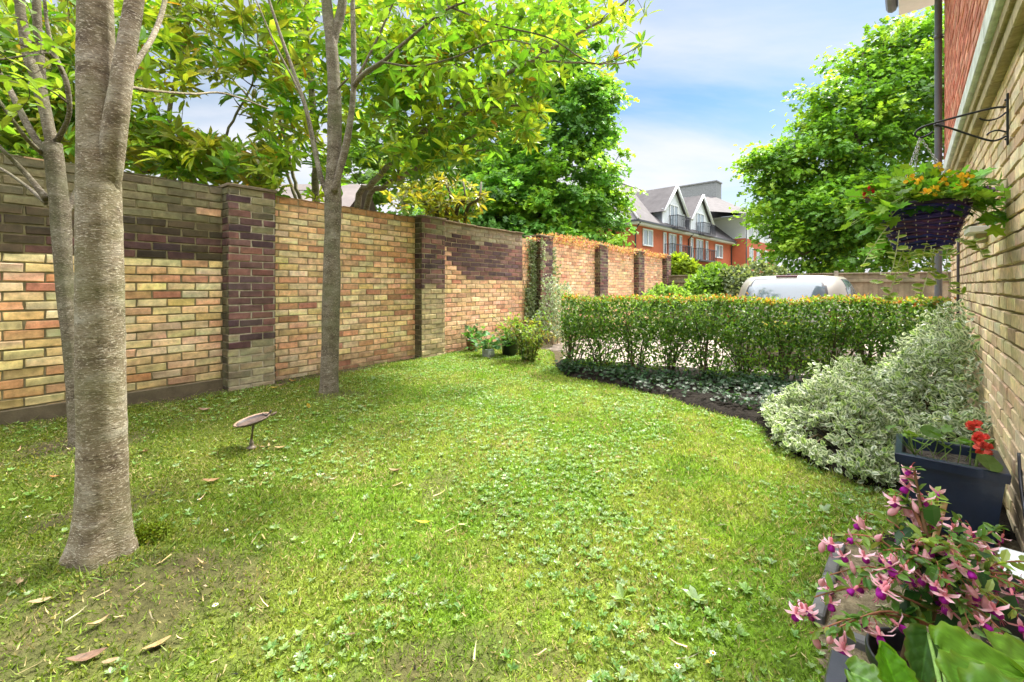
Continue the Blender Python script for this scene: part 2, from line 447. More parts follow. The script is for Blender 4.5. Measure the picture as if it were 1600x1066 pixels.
def garden(x, y):
    in_right = (x * .7379 - y * .6749) < .365 + .1
    b = behind_hedge(x, y)
    along = (x - HA[0]) * HE[0] + (y - HA[1]) * HE[1]
    return (wall_dist(x, y) > -.1) & in_right & ((b < .78) | ((along < -.2) & (b < 1.3)))
rough = lambda x, y: ground(x, y) + .012 * (fbm(x * 9, y * 9, 61, 3) - .5)
sheet('lawn', -5.6, 5.4, -1.6, 7.6, .04, rough, garden, lawn_col, M['soil'])
def bed_z(x, y):
    d = poly_dist(x, y, BED) * np.where(in_poly(x, y, BED), 1, -1)
    return ground(x, y) - .02 + .06 * smooth(-.05, .12, d + .06 * (vnoise(x * 9, y * 9, 3) - .5)) + .03 * (fbm(x * 12, y * 12, 71, 3) - .5)
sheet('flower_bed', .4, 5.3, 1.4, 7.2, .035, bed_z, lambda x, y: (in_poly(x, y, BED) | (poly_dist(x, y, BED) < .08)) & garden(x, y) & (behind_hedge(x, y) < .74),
      lambda x, y: np.array([.013, .010, .007])[None] * (.6 + .9 * fbm(x * 14, y * 14, 81, 3))[:, None], M['soil'])  # near-black soil: the shade by the hedge is put into its colour
# gravelly dry strip beside the house
STRIP = [(1.03, 1.46), (1.44, 1.90), tuple(R(3.0, -.02, 0)[:2]), tuple(R(-2, -.02, 0)[:2]), (-.6, -1.2), (.3, .3)]
sheet('gravel_strip', -.9, 2.6, -1.4, 2.6, .03, lambda x, y: ground(x, y) + .012 + .012 * (fbm(x * 25, y * 25, 91, 2) - .5), lambda x, y: in_poly(x, y, STRIP) & garden(x, y),
      lambda x, y: np.array([.17, .14, .085])[None] * (.5 + vnoise(x * 40, y * 40, 5))[:, None], M['soil'])
def plane(name, quad, col, mat):
    mb = MB(); mb.add(quad, [tuple(range(len(quad)))], col)
    return tag(mb.build(name, mat), kind='structure')
DZ = -.12
q = [hedge(-2.2, .7, DZ), hedge(5.2, .7, DZ), R(7.3, -3, DZ) , R(22, -6, DZ), W(17, -.3, DZ), W(6.0, -.3, DZ)]
plane('driveway', q, (.55, .45, .4), M['paving'])
plane('ground', [(-500, -500, -.3), (500, -500, -.3), (500, 500, -.3), (-500, 500, -.3)], (.09, .1, .05), M['soil'])
mb = MB()
for i in range(9):
    a, b2 = hedge(-.2 + i * .5, .77, -.05), hedge(-.2 + i * .5 + .494, .77, -.05)
    mb.box((a + b2) / 2, (b2 - a) / 2, np.array([*HB, 0]) * .025, (0, 0, .07), (.3, .27, .24), bev=.006)
tag(mb.build('kerb', M['stone']), kind='structure')

# ================================================================ brickwork
def brick_face(mb, org, u, n, t0, t1, z0, rows, colf, rng, bl=.225, bh=.075, jt=.010, proud=.007, bond=.5, rj=.0028, rowmask=None):
    """stretcher-bond facing of separate bricks standing proud of the mortar; colf(t, row, k) -> colour or None (no brick)"""
    u3 = np.array([u[0], u[1], 0]); n3 = np.array([n[0], n[1], 0]); o3 = np.array([org[0], org[1], 0])
    V, Fc, C = [], [], []; q = 0
    for r in range(rows):
        sh = (r % 2) * bl * bond
        k = math.floor((t0 - sh) / bl) - 1
        while True:
            a = k * bl + sh; b = a + bl; k += 1
            if a >= t1 - .01: break
            a2, b2 = max(a, t0), min(b, t1)
            if b2 - a2 < .03: continue
            col = colf((a2 + b2) / 2, r, rng)
            if col is None: continue
            zl = z0 + r * bh + jt / 2; zh = z0 + (r + 1) * bh - jt / 2
            ta, tb = a2 + (jt / 2 if a2 == a else 0), b2 - (jt / 2 if b2 == b else 0)
            pr = proud + rng.normal() * .0016
            e = .0055
            cor = [(ta, zl), (tb, zl), (tb, zh), (ta, zh)]
            ins = [(ta + e, zl + e * .8), (tb - e, zl + e * .8), (tb - e, zh - e * .8), (ta + e, zh - e * .8)]
            for (t, z), dd in [(c, -.002) for c in cor] + [(c, pr) for c in ins]:
                V.append(o3 + u3 * (t + rng.normal() * rj) + n3 * (dd) + np.array([0, 0, z + rng.normal() * rj]))
                C.append(np.asarray(col) * (1 if dd > 0 else .8) * (1 + .13 * rng.normal()) * (1 + .05 * rng.normal(size=3)))
            Fc += [(q + 4, q + 5, q + 6, q + 7), (q, q + 1, q + 5, q + 4), (q + 1, q + 2, q + 6, q + 5), (q + 2, q + 3, q + 7, q + 6), (q + 3, q, q + 4, q + 7)]
            q += 8
    if V: mb.add(V, Fc, np.array(C))
BUFF = [((.74, .52, .25), 4), ((.80, .61, .36), 3), ((.74, .46, .27), 3), ((.62, .33, .18), 1.4), ((.46, .20, .12), .8), ((.70, .55, .31), 2)]
BUFF_P = np.array([w for _, w in BUFF]); BUFF_P /= BUFF_P.sum()
def buff(rng, pink=0.0):
    c = np.array(BUFF[rng.choice(len(BUFF), p=BUFF_P)][0])
    if pink: c = c * (1 - pink) + np.array([.80, .44, .26]) * pink
    return np.clip(c * (1 + .1 * rng.normal()) * (1 + .04 * rng.normal(size=3)), .02, .9)
def purple(rng):
    c = np.array([(.115, .062, .056), (.085, .052, .052), (.145, .08, .068), (.18, .088, .07)][rng.integers(4)])
    return c * (1 + .12 * rng.normal())
def olive(rng):
    return np.array([(.13, .115, .06), (.16, .14, .075), (.10, .085, .05)][rng.integers(3)]) * (1 + .12 * rng.normal())
rb = np.random.default_rng(5)
PIL = [(-.8, -.34), (1.70, 2.15), (4.20, 4.66), (7.28, 7.74), (9.93, 10.38), (12.43, 12.88), (14.9, 15.35)]
Z0, TOP = -.02, 2.15
wall = thing('garden_wall', 'long weathered yellow brick boundary wall with projecting piers along the left of the lawn', 'brick wall', W(7, 0, 0))
mortar_c = (.34, .26, .15)
def wall_panel(t0, t1, top, colf, mort=mortar_c):
    rows = int(round((top - Z0) / .075)); top = Z0 + rows * .075
    mb = MB()
    c = (W(t0, -.105, Z0 - .3) + W(t1, -.105, top)) / 2
    mb.box(c, np.array([*WU, 0]) * (t1 - t0) / 2, np.array([*WN, 0]) * .105, (0, 0, (top - Z0 + .3) / 2), mort)
    brick_face(mb, WO, WU, WN, t0, t1, Z0, rows, lambda t, r, g: colf(t, r, rows, g), rb)
    # weathered top arrises
    rr = np.arange(t0, t1, .225)
    for a in rr:
        b2 = min(a + .217, t1)
        if b2 - a < .05: continue
        cc = colf((a + b2) / 2, rows - 1, rows, rb)
        if cc is None: cc = (.3, .2, .1)
        mb.box(W((a + b2) / 2, -.104, top + .004 + rb.normal() * .002), np.array([*WU, 0]) * (b2 - a) / 2, np.array([*WN, 0]) * .108, (0, 0, .006), np.array(cc) * .7)
    return mb.build('wall_panel', M['brick'], wall)
def col_a(t, r, n, g):                    # panels behind the near trees: dark weathered upper third
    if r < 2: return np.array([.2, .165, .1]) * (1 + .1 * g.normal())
    if r >= n - 10:
        if g.random() < .02: return buff(g) * .8
        if r >= n - 5: return olive(g) * 1.15
        return olive(g) * np.array([.60, .52, .55]) if g.random() < .8 else purple(g) * .72
    c = buff(g)
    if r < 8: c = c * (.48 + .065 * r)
    gr = .5 * smooth(.45, .7, vnoise(t * 1.3, r * .25, 4)); c = c * (1 - gr) + c * np.array([.85, .92, .6]) * gr
    return c
def col_b(t, r, n, g):
    c = buff(g, .12)
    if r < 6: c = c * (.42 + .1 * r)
    if r == n - 1: c = np.array([.42, .23, .1]) * (1 + .1 * g.normal())
    return c
def col_c(t, r, n, g):                    # dark patch with a stepped left edge
    k = n - 1 - r
    if 6.9 < t: return buff(g, .5)
    if t < 6.86 and k < 12:
        if t > 4.7 + max(0, (k - 3)) * .05 + (.1 if k > 9 else 0):
            if k <= 1 + 3 * vnoise(t * 5.5, 3.3, 8): return np.array([.36, .30, .2]) * (1 + .12 * g.normal())
            return purple(g) * (1.15 if t < 6.3 else 1.6)
    c = buff(g, .45)
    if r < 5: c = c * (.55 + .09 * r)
    return c
def col_d(t, r, n, g):
    c = buff(g, .38); return c * 1.04
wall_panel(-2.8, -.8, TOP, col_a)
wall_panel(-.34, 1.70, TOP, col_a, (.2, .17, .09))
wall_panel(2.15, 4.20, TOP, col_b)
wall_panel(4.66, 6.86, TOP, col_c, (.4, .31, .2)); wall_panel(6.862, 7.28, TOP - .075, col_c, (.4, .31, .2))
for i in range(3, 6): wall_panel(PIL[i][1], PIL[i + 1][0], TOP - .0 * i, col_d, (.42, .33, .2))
# cement footing along the near panels and tile coping
mb = MB(); mb.box((W(-.34, .012, -.05) + W(1.7, .012, .2)) / 2, np.array([*WU, 0]) * 1.02, np.array([*WN, 0]) * .012, (0, 0, .125), (.125, .10, .06), bev=.012)
mb.build('cement_footing', M['stone'], wall)
mb = MB()
for i in range(8):
    a = 4.67 + i * .275; mb.box(W(a + .136, -.1, TOP + .024 + rb.normal() * .003), np.array([*WU, 0]) * .135, np.array([*WN, 0]) * .15, (0, 0, .012), np.array([.2, .14, .08]) * (1 + .1 * rb.normal()), bev=.004)
mb.build('coping', M['stone'], wall)
for i, (a, b) in enumerate(PIL):
    rows = 29; top = Z0 + rows * .075 + (.0 if i else 0)
    pr = .15
    mb = MB()
    mb.box((W(a + .004, (pr - .23) / 2, Z0 - .3) + W(b - .004, (pr - .23) / 2, top)) / 2, np.array([*WU, 0]) * ((b - a) / 2 - .004), np.array([*WN, 0]) * (pr + .23) / 2, (0, 0, (top - Z0 + .3) / 2), (.36, .31, .2) if i != 1 else (.4, .35, .25))
    def cf(t, r, g, i=i):
        lo = 8 if i < 2 else 15
        if i >= 3: return purple(g) * 1.2 if g.random() < .75 else olive(g) * 1.5
        if r < lo + g.integers(-1, 2): return np.array([.30, .25, .15]) * (1 + .12 * g.normal()) if i != 2 else np.array([.42, .33, .18]) * (1 + .12 * g.normal())
        if r > 28 - (6 if i < 2 else 3) and g.random() < .6: return olive(g) * 1.45
        return purple(g) * 1.1
    def cs(t, r, g, i=i):
        return olive(g) * .8 if r < 14 or g.random() < .6 else purple(g) * .75  # side bricks darker than the front: their shade is put into the colour
    og = WO + WN * pr
    brick_face(mb, og, WU, WN, a, b, Z0, rows, cf, rb, bl=(b - a) / 2)
    oa = WO + WU * a
    brick_face(mb, oa, WN, -WU, 0, pr, Z0, rows, cs, rb, bl=.215)
    ob = WO + WU * b
    brick_face(mb, ob, WN, WU, 0, pr, Z0, rows, cs, rb, bl=.215)
    pl = mb.build('pier', M['brick'], wall)
    mb = MB(); mb.box(W((a + b) / 2, (pr - .23) / 2, top + .018), np.array([*WU, 0]) * ((b - a) / 2 + .015), np.array([*WN, 0]) * ((pr + .23) / 2 + .02), (0, 0, .016), (.17, .13, .085), bev=.005)
    mb.build('cap', M['stone'], pl)

# ================================================================ house on the right
house = thing('brick_house', 'buff and red brick house side rising along the right edge beside the shrubs', 'house', R(4, 0, 0))
S0, S1 = -2.2, 7.33
hb = np.random.default_rng(8)
HZ0, HZ1 = -.1, 2.225
rows = int(round((HZ1 - HZ0) / .075))
mb = MB()
mb.box((R(S0, -.15, HZ0 - .2) + R(S1, -.15, HZ0 + rows * .075)) / 2, np.array([*HU, 0]) * (S1 - S0) / 2, np.array([*HN, 0]) * .15, (0, 0, (rows * .075 + .2) / 2), (.22, .16, .09))
def hcol(t, r, g):
    c = np.array([(.70, .53, .33), (.74, .59, .39), (.60, .45, .30), (.67, .48, .31), (.72, .56, .33)][g.integers(5)]) * (1 + .09 * g.normal())
    lo = 1 - smooth(1, 8, r); k = lo * smooth(.35, .6, vnoise(t * 1.7, r * .3, 12))
    return c * (1 - .45 * k) + np.array([.36, .34, .1]) * .45 * k
brick_face(mb, HO, HU, HN, S0, S1, HZ0, rows, hcol, hb, proud=.009, jt=.010)
def hend(t, r, g): return hcol(t, r, g)
brick_face(mb, HO + HU * S1, -HN, HU, 0, .3, HZ0, rows, hend, hb)
mb.build('buff_wall', M['house_brick'], house)
mb = MB()
zt = HZ0 + rows * .075
for i in range(int((S1 - S0) / .225) + 1):
    a = S0 + i * .225; b = min(a + .219, S1)
    mb.box(R((a + b) / 2, -.1, zt + .0375), np.array([*HU, 0]) * (b - a) / 2, np.array([*HN, 0]) * .15, (0, 0, .037), np.array([.40, .33, .19]) * (1 + .1 * hb.normal()), bev=.006)
    mb.box(R((a + b) / 2, -.1, zt + .0375 + .0755), np.array([*HU, 0]) * (b - a) / 2, np.array([*HN, 0]) * .165, (0, 0, .037), np.array([.36, .29, .16]) * (1 + .1 * hb.normal()), bev=.006)
mb.build('corbel_course', M['house_brick'], house)
mb = MB()
zb = zt + .152
for i in range(7):
    a = S0 + i * (S1 - S0) / 7; b = a + (S1 - S0) / 7 - .004
    mb.box(R((a + b) / 2, -.1, zb + .065), np.array([*HU, 0]) * (b - a) / 2, np.array([*HN, 0]) * .19, (0, 0, .064), np.array([.62, .66, .62]) * (1 + .04 * hb.normal()), bev=.008)
mb.build('stone_band', M['stone'], house)
zr = zb + .131; rr = int((4.66 - zr) / .075)
mb = MB()
mb.box((R(S0, -.09, zr) + R(S1 + .02, -.09, zr + rr * .075)) / 2, np.array([*HU, 0]) * (S1 + .02 - S0) / 2, np.array([*HN, 0]) * .145, (0, 0, rr * .0375), (.50, .34, .25))
def rcol(t, r, g): return np.array([(.52, .18, .11), (.57, .22, .14), (.48, .15, .09), (.60, .27, .18)][g.integers(4)]) * (1 + .09 * g.normal())
brick_face(mb, HO + HN * .055, HU, HN, S0, S1 + .02, zr, rr, rcol, hb)
mb.build('red_wall', M['house_brick'], house)
mb = MB()                                   # return walls, so that the house is a solid block
mb.box((R(S1 - .15, -.3, HZ0 - .2) + R(S1 - .15, -6, 4.66)) / 2, np.array([*HU, 0]) * .149, np.array([*HN, 0]) * 2.85, (0, 0, 2.48), (.45, .2, .13))
mb.build('end_wall', M['house_brick'], house)
mb = MB(); ze = 4.70
mb.box(R((S0 + S1) / 2 + .1, .17, ze), np.array([*HU, 0]) * ((S1 - S0) / 2 + .2), np.array([*HN, 0]) * .3, (0, 0, .012), (.75, .75, .74), bev=.004)
mb.box(R((S0 + S1) / 2 + .1, .46, ze + .1), np.array([*HU, 0]) * ((S1 - S0) / 2 + .2), np.array([*HN, 0]) * .012, (0, 0, .11), (.75, .75, .74), bev=.004)
mb.build('soffit', M['paint'], house)
mb = MB()
a, b = R(S0, 0, 0), R(S1 + .3, 0, 0)
gp = [(.48, ze + .17), (.478, ze + .12), (.50, ze + .075), (.54, ze + .055), (.58, ze + .075), (.602, ze + .12), (.60, ze + .17)]
vs = [R(s, o, z) for s in (S0, S1 + .3) for o, z in gp]
mb.add(vs, [(i, i + 1, i + 8, i + 7) for i in range(6)], (.12, .12, .14))
mb.build('gutter', M['plastic'], house)
mb = MB()
mb.add([R(S0 - .2, .52, ze + .16), R(S1 + .25, .52, ze + .16), R(S1 + .25, -4.0, ze + 3.4), R(S0 - .2, -4.0, ze + 3.4)], [(0, 1, 2, 3)], (.12, .08, .07))
mb.build('roof', M['tile'], house)
mb = MB()
pp = [R(7.28, .115, ze + .0), R(7.28, .115, 4.2), R(7.28, .115, 3.9), R(7.28, .115, 3.6), R(7.28, .115, 3.4), R(7.28, .115, 3.2), R(7.28, .115, 2.0), R(7.28, .115, 1.0), R(7.28, .115, -.05)]
mb.tube(spline(pp[:5], 16).tolist() + pp[5:], .034, 14, (.13, .135, .155))
for z in (.5, 1.75, 3.05, 4.1): mb.tube([R(7.28, .115, z), R(7.28, .115, z + .05)], .040, 14, (.11, .115, .13))
for z in (.52, 1.77, 3.07): mb.box(R(7.28, .06, z), np.array([*HU, 0]) * .06, np.array([*HN, 0]) * .05, (0, 0, .012), (.11, .115, .13))
mb.build('drainpipe', M['plastic'], house)
mb = MB(); mb.tube([R(6.05, .02, -.05), R(6.05, .02, 1.0), R(6.05, .018, 2.22)], .011, 8, (.05, .04, .045)); mb.build('cable', M['plastic'], house)
# little boxed vent under the basket and a long dark cable running down to the meter box
mb = MB()
mb.box(R(4.05, .05, 1.50), np.array([*HU, 0]) * .13, np.array([*HN, 0]) * .05, (0, 0, .022), (.62, .62, .56), bev=.008)
mb.add([R(3.92, .0, 1.56), R(4.18, .0, 1.56), R(4.18, .11, 1.525), R(3.92, .11, 1.525)], [(0, 1, 2, 3)], (.7, .71, .68))
mb.box(R(4.05, .03, 1.46), np.array([*HU, 0]) * .07, np.array([*HN, 0]) * .03, (0, 0, .035), (.4, .32, .2), bev=.005)
mb.build('wall_vent', M['paint'], house)
# ================================================================ TREES
class Skel:
    """growing branch skeleton: points with radii; new twigs attach to the nearest existing point"""
    def __init__(s): s.p, s.r, s.lines = [], [], []
    def line(s, pts, rad, n=None, rec=True):
        pts = np.asarray(pts, float)
        s.lines.append((pts, np.asarray(rad, float)))
        if rec: s.p += list(pts); s.r += list(np.broadcast_to(rad, (len(pts),)))
    def pxline(s, rows, n=24, rec=True, wob=.0):
        """rows of (px, py, depth, half-width in px)"""
        r = spline(rows, n)
        pts = np.array([P(a, b, d) for a, b, d, _ in r]); rad = .88 * r[:, 3] / F * r[:, 2] / np.sqrt(1 + ((r[:, 0] - 800) / F) ** 2)
        if wob: pts[1:-1] += RNG.normal(size=(n - 2, 3)) * wob
        s.line(pts, rad, rec=rec)
    def attach(s, targets, rng, r0=.012, r1=.003, sag=.12, maxd=9e9, rmax=9e9, thick=.55):
        order = np.argsort([np.min(np.sum((np.array(s.p) - t) ** 2, 1)) for t in targets])
        P_ = np.array(s.p); Rr = np.array(s.r); own = np.full(len(P_), -1); s.own = {}; nb = 0
        for i in order:
            t = targets[i]
            d = np.linalg.norm(P_ - t, axis=1) + np.where(Rr > rmax, 5, 0) + np.maximum(0, P_[:, 2] - t[2]) * .5
            k = int(np.argmin(d)); dist = np.linalg.norm(P_[k] - t)
            if dist > maxd or dist < .05: continue
            n = 7; u = np.linspace(0, 1, n)[:, None]
            a = P_[k]; mid = (a + t) / 2 + np.array([0, 0, sag * dist]) + rng.normal(size=3) * .08 * dist
            pts = (1 - u) ** 2 * a + 2 * u * (1 - u) * mid + u * u * t
            ra = min(Rr[k] * thick, r0 * (.5 + dist)); rad = np.linspace(max(ra, r1), r1, n)
            o_ = own[k]
            if o_ < 0: o_ = nb; nb += 1
            s.own[len(s.lines)] = o_; own = np.concatenate([own, np.full(n - 2, o_)])
            s.lines.append((pts, rad)); P_ = np.concatenate([P_, pts[2:]]); Rr = np.concatenate([Rr, rad[2:]])
        s.p, s.r = list(P_), list(Rr)
    def mesh(s, mb, big=10, small=5, col=(.2, .16, .11), rough=.0):
        for pts, rad in s.lines:
            n = big if rad.max() > .03 else (7 if rad.max() > .012 else small)
            mb.tube(pts, rad, n, col, rough=rough if rad.max() > .03 else 0)
def build_branches(s, mat, root, col=(.2, .16, .11)):
    by = {}
    for i, l in enumerate(s.lines): by.setdefault(s.own.get(i, -1), []).append(l)
    for ls in by.values():
        mb = MB()
        for pts, rad in ls: mb.tube(pts, rad, 8 if rad.max() > .03 else (7 if rad.max() > .012 else 5), col)
        mb.build('branch', mat, root)
def px_points(poly, n, d0, d1, rng, dens=None, bias=1.0):
    poly = np.array(poly, float); out = []
    lo, hi = poly.min(0), poly.max(0)
    while len(out) < n:
        q = lo + (hi - lo) * rng.random((n * 3, 2))
        k = in_poly(q[:, 0], q[:, 1], poly)
        if dens is not None: k &= rng.random(len(q)) < dens(q[:, 0], q[:, 1])
        for a, b in q[k]:
            out.append(P(a, b, d0 + (d1 - d0) * rng.random() ** bias))
            if len(out) >= n: break
    return np.array(out)
def whorls(mb, C, rng, per=10, L=.17, Wr=.3, cols=None, up=.3, yellow=.0, spread=.9):
    """rosettes of long leaves at the twig ends C"""
    for c in C:
        n = int(per * (.6 + .7 * rng.random()))
        ax = unit(np.array([rng.normal() * .5, rng.normal() * .5, .55 + up]))
        a = unit(np.cross(ax, rng.normal(size=3))); b = np.cross(ax, a)
        th = rng.random() * 6.28 + np.arange(n) * 2.4
        el = rng.normal(size=n) * .35 + .25
        D = (np.cos(th)[:, None] * a + np.sin(th)[:, None] * b) * np.cos(el)[:, None] * spread + ax * np.sin(el)[:, None]
        D[:, 2] -= .12
        B = c + D * .012 + rng.normal(size=(n, 3)) * .012 - ax * rng.random(n)[:, None] * .07
        Nn = ax + rng.normal(size=(n, 3)) * .35
        base = cols[rng.integers(len(cols))]
        cc = cjit(base, n, .16, .07, rng)
        if yellow and rng.random() < yellow: cc[rng.integers(n)] = (.45, .25, .03)
        Ls = L * (.65 + .5 * rng.random(n))
        mb.leaves(LEAF, B, D, Nn, Ls, Ls * Wr * (.85 + .3 * rng.random(n)), cc, mat=0)
def twig_leaves(mb, skel_lines, rng, gap=.05, L=.09, Wr=.55, cols=None, rmax=.006, droop=.35, start=.3):
    for pts, rad in skel_lines:
        if rad[-1] > rmax: continue
        seg = np.linalg.norm(np.diff(pts, axis=0), axis=1); tot = seg.sum()
        n = max(3, int(tot * (1 - start) / gap))
        u = start + (1 - start) * (np.arange(n) + .5) / n
        idx = u * (len(pts) - 1); i = np.minimum(idx.astype(int), len(pts) - 2); f = (idx - i)[:, None]
        B = pts[i] * (1 - f) + pts[i + 1] * f; T = unit(pts[i + 1] - pts[i])
        side = np.where(np.arange(n) % 2 == 0, 1, -1)[:, None]
        S = unit(np.cross(T, [0, 0, 1.0] + rng.normal(size=(n, 3)) * .25)) * side
        D = unit(T * .6 + S * .9 + rng.normal(size=(n, 3)) * .25 - np.array([0, 0, droop]))
        Nn = np.array([0, 0, 1.0]) + rng.normal(size=(n, 3)) * .45
        cc = cjit(cols[rng.integers(len(cols))], n, .15, .06, rng)
        Ls = L * (.6 + .6 * rng.random(n))
        mb.leaves(LEAF, B, D, Nn, Ls, Ls * Wr, cc)
rt = np.random.default_rng(21)
GREEN_L = [(.16, .30, .03), (.20, .33, .035), (.12, .25, .03), (.24, .34, .045)]

# --- the big trunk close on the left
t1 = thing('garden_tree', 'thick grey-barked tree closest to the viewer at the left with a forking trunk', 'tree', G(165, 895))
mb = MB(); sk = Skel()
d1 = 1.76
rows = [(166, 950, d1, 74), (166, 905, d1, 62), (165, 870, d1, 55), (163, 830, d1, 50.5), (161, 760, d1, 48), (160, 660, d1, 46.5), (158, 560, d1, 46.5), (157, 460, d1, 45), (156, 370, d1, 43.5), (155, 300, d1, 42), (153, 200, d1, 39), (151, 100, d1, 37), (149, 0, d1, 34), (146, -160, d1, 30), (150, -360, d1, 25), (160, -600, d1, 18), (150, -900, d1, 10)]
r = spline(rows, 240)
pts = np.array([P(a, b, d) for a, b, d, _ in r]); rad = .88 * r[:, 3] / F * r[:, 2] / np.sqrt(1 + ((r[:, 0] - 800) / F) ** 2)
n = 40; th = np.arange(n) / n * 2 * PI; vs = []
for i in range(len(pts)):
    z = pts[i][2]
    fl = np.exp(-max(z - .09, 0) / .11)
    lob = 1 + fl * (.55 * np.maximum(0, np.cos(th - 3.7)) ** 7 + .30 * np.maximum(0, np.cos(th - .2)) ** 7 + .42 * np.maximum(0, np.cos(th - 5.0)) ** 8 + .3 * np.maximum(0, np.cos(th - 1.9)) ** 6 - .06)
    ww = 1 + .05 * (fbm(np.cos(th) * 1.3 + 7, np.sin(th) * 1.3 + z * 1.6, 8) - .5) + .035 * (fbm(np.cos(th) * 4 + 7, np.sin(th) * 4 + z * 5, 9) - .5)
    for kz, kt, ka, ks in ((.66, 4.5, .05, .07), (1.30, 4.7, .07, .06), (1.42, 5.4, .06, .045), (1.08, 4.2, .03, .04), (.35, 5.3, .05, .06)):   # knots and ridges
        ww = ww + ka * np.exp(-((z - kz) / ks) ** 2 - (np.angle(np.exp(1j * (th - kt))) / .55) ** 2)
    for zk in (.22, .47, .58, .83, .97, 1.17, 1.36, 1.55):
        ww = ww + .022 * np.exp(-((z - zk - .02 * np.sin(th * 2 + zk * 9)) / .016) ** 2) * (.3 + vnoise(th * 1.1 + zk * 7, th * 0, 4))
    rr = rad[i] * lob * ww
    vs.append(np.stack([pts[i][0] + rr * np.cos(th), pts[i][1] + rr * np.sin(th), np.full(n, z)], 1))
ii, jj = np.meshgrid(np.arange(len(pts) - 1), np.arange(n), indexing='ij'); ii = ii.ravel(); jj = jj.ravel(); kk = (jj + 1) % n
mb.add(np.concatenate(vs), [np.stack([ii * n + jj, ii * n + kk, (ii + 1) * n + kk, (ii + 1) * n + jj], 1)], (.2, .17, .12), 0, True)
mb.build('trunk', M['bark_grey'], t1)
sk.line(pts[130::2], rad[130::2])
limb = Skel()
limb.pxline([(160, 430, 1.80, 8), (165, 350, 1.785, 16), (171, 280, 1.765, 24), (179, 205, 1.745, 25), (188, 140, 1.745, 22), (197, 80, 1.76, 19.5), (207, 20, 1.78, 18.5), (217, -60, 1.8, 17), (232, -200, 1.85, 14), (250, -420, 1.9, 9)], 40)
limb.pxline([(196, 130, 1.76, 8), (215, 95, 1.85, 6.5), (240, 55, 2.0, 5.5), (258, 0, 2.15, 5), (270, -90, 2.3, 4)], 18)
limb.pxline([(197, 135, 1.76, 4), (240, 142, 1.95, 3), (300, 147, 2.2, 2.4), (350, 146, 2.4, 2), (420, 170, 2.6, 1.2)], 18)
mb = MB()
for p_, r_ in limb.lines: mb.tube(p_, r_, 18 if r_.max() > .03 else 8, (.2, .17, .12), rough=.08)
mb.build('limb', M['bark_grey'], t1)
sk.lines = []; sk.p += limb.p; sk.r += limb.r
tg = np.concatenate([px_points([(-250, -420), (420, -520), (560, -140), (300, -60), (60, -30), (-250, -60)], 190, 1.6, 3.4, rt), px_points([(0, 0), (110, 0), (110, 130), (40, 200), (0, 180)], 16, 2.2, 2.7, rt)])
sk.attach(tg, rt, r0=.012, r1=.002)
build_branches(sk, M['bark_dark'], t1)
mb = MB(); twig_leaves(mb, sk.lines, rt, .045, .085, .5, GREEN_L); mb.build('crown', M['leaf_thin'], t1)

# --- the slimmer branching trunk behind it
t2 = thing('slender_tree', 'slim leaning tree with many side branches just left of the thick trunk', 'tree', G(118, 722))
sk = Skel(); d = 2.85
sk.pxline([(124, 735, d, 24), (122, 715, d, 19), (121, 690, d, 17), (116, 600, d, 16), (107, 500, d, 17), (100, 420, d, 17.5), (95, 345, d, 19.5), (89, 290, d, 18.5), (85, 250, d, 19), (82, 225, d, 19)], 40)
sk.pxline([(84, 235, d, 12), (72, 180, d, 13), (56, 120, d, 12), (45, 90, d, 12), (38, 50, d, 11), (30, 0, d, 10), (25, -120, d, 8)], 20)
sk.pxline([(86, 230, d, 11), (66, 150, d + .05, 11), (62, 90, d + .1, 10), (58, 30, d + .1, 9), (56, -60, d + .1, 8)], 20)
sk.pxline([(88, 222, d, 7), (108, 180, d - .05, 5), (104, 130, d - .1, 6), (88, 90, d - .1, 5), (74, 40, d - .1, 4), (66, -40, d - .1, 3.5)], 20)
sk.pxline([(74, 245, d, 9), (45, 200, d, 8), (20, 150, d + .05, 7), (0, 115, d + .1, 6), (-60, 40, d + .1, 5)], 16)
sk.pxline([(74, 312, d, 9), (46, 278, d, 6.5), (20, 250, d - .05, 5.5), (0, 230, d - .1, 4.5), (-70, 150, d - .1, 3)], 16)
sk.pxline([(72, 318, d, 5), (40, 290, d + .1, 4), (0, 263, d + .2, 3.2), (-60, 235, d + .3, 2)], 14)
sk.pxline([(66, 240, d, 6), (40, 215, d - .2, 5), (0, 160, d - .3, 4), (-50, 90, d - .3, 3)], 14)
sk.pxline([(100, 340, d, 9), (110, 320, d + .1, 7), (124, 290, d + .2, 6), (150, 240, d + .4, 4), (190, 190, d + .5, 2.5)], 14)
sk.pxline([(100, 120, d - .1, 3.4), (78, 82, d - .2, 3), (40, 72, d - .3, 2.8), (0, 60, d - .4, 2.4), (-60, 52, d - .5, 2)], 12)
sk.pxline([(78, 82, d - .2, 3), (45, 86, d - .3, 2.8), (0, 93, d - .4, 2.6), (-60, 96, d - .5, 2)], 12)
mb = MB()
for i, (p_, r_) in enumerate(sk.lines):
    if i == 0: p_ = p_.copy()
    mb.tube(p_, r_, 20 if i < 3 else 10, (.2, .17, .12), rough=.22 if i < 3 else .1)
    if i == 0: mb.build('trunk', M['bark_shaded'], t2); mb = MB()
mb.build('limb', M['bark_shaded'], t2)
sk.lines = []
tg = np.concatenate([px_points([(-200, -250), (330, -250), (330, -20), (110, -20), (110, 130), (60, 210), (-200, 220)], 170, 2.3, 3.6, rt)])
sk.attach(tg, rt, r0=.01, r1=.002)
build_branches(sk, M['bark_dark'], t2)
mb = MB(); twig_leaves(mb, sk.lines, rt, .055, .10, .5, GREEN_L); mb.build('crown', M['leaf_thin'], t2)

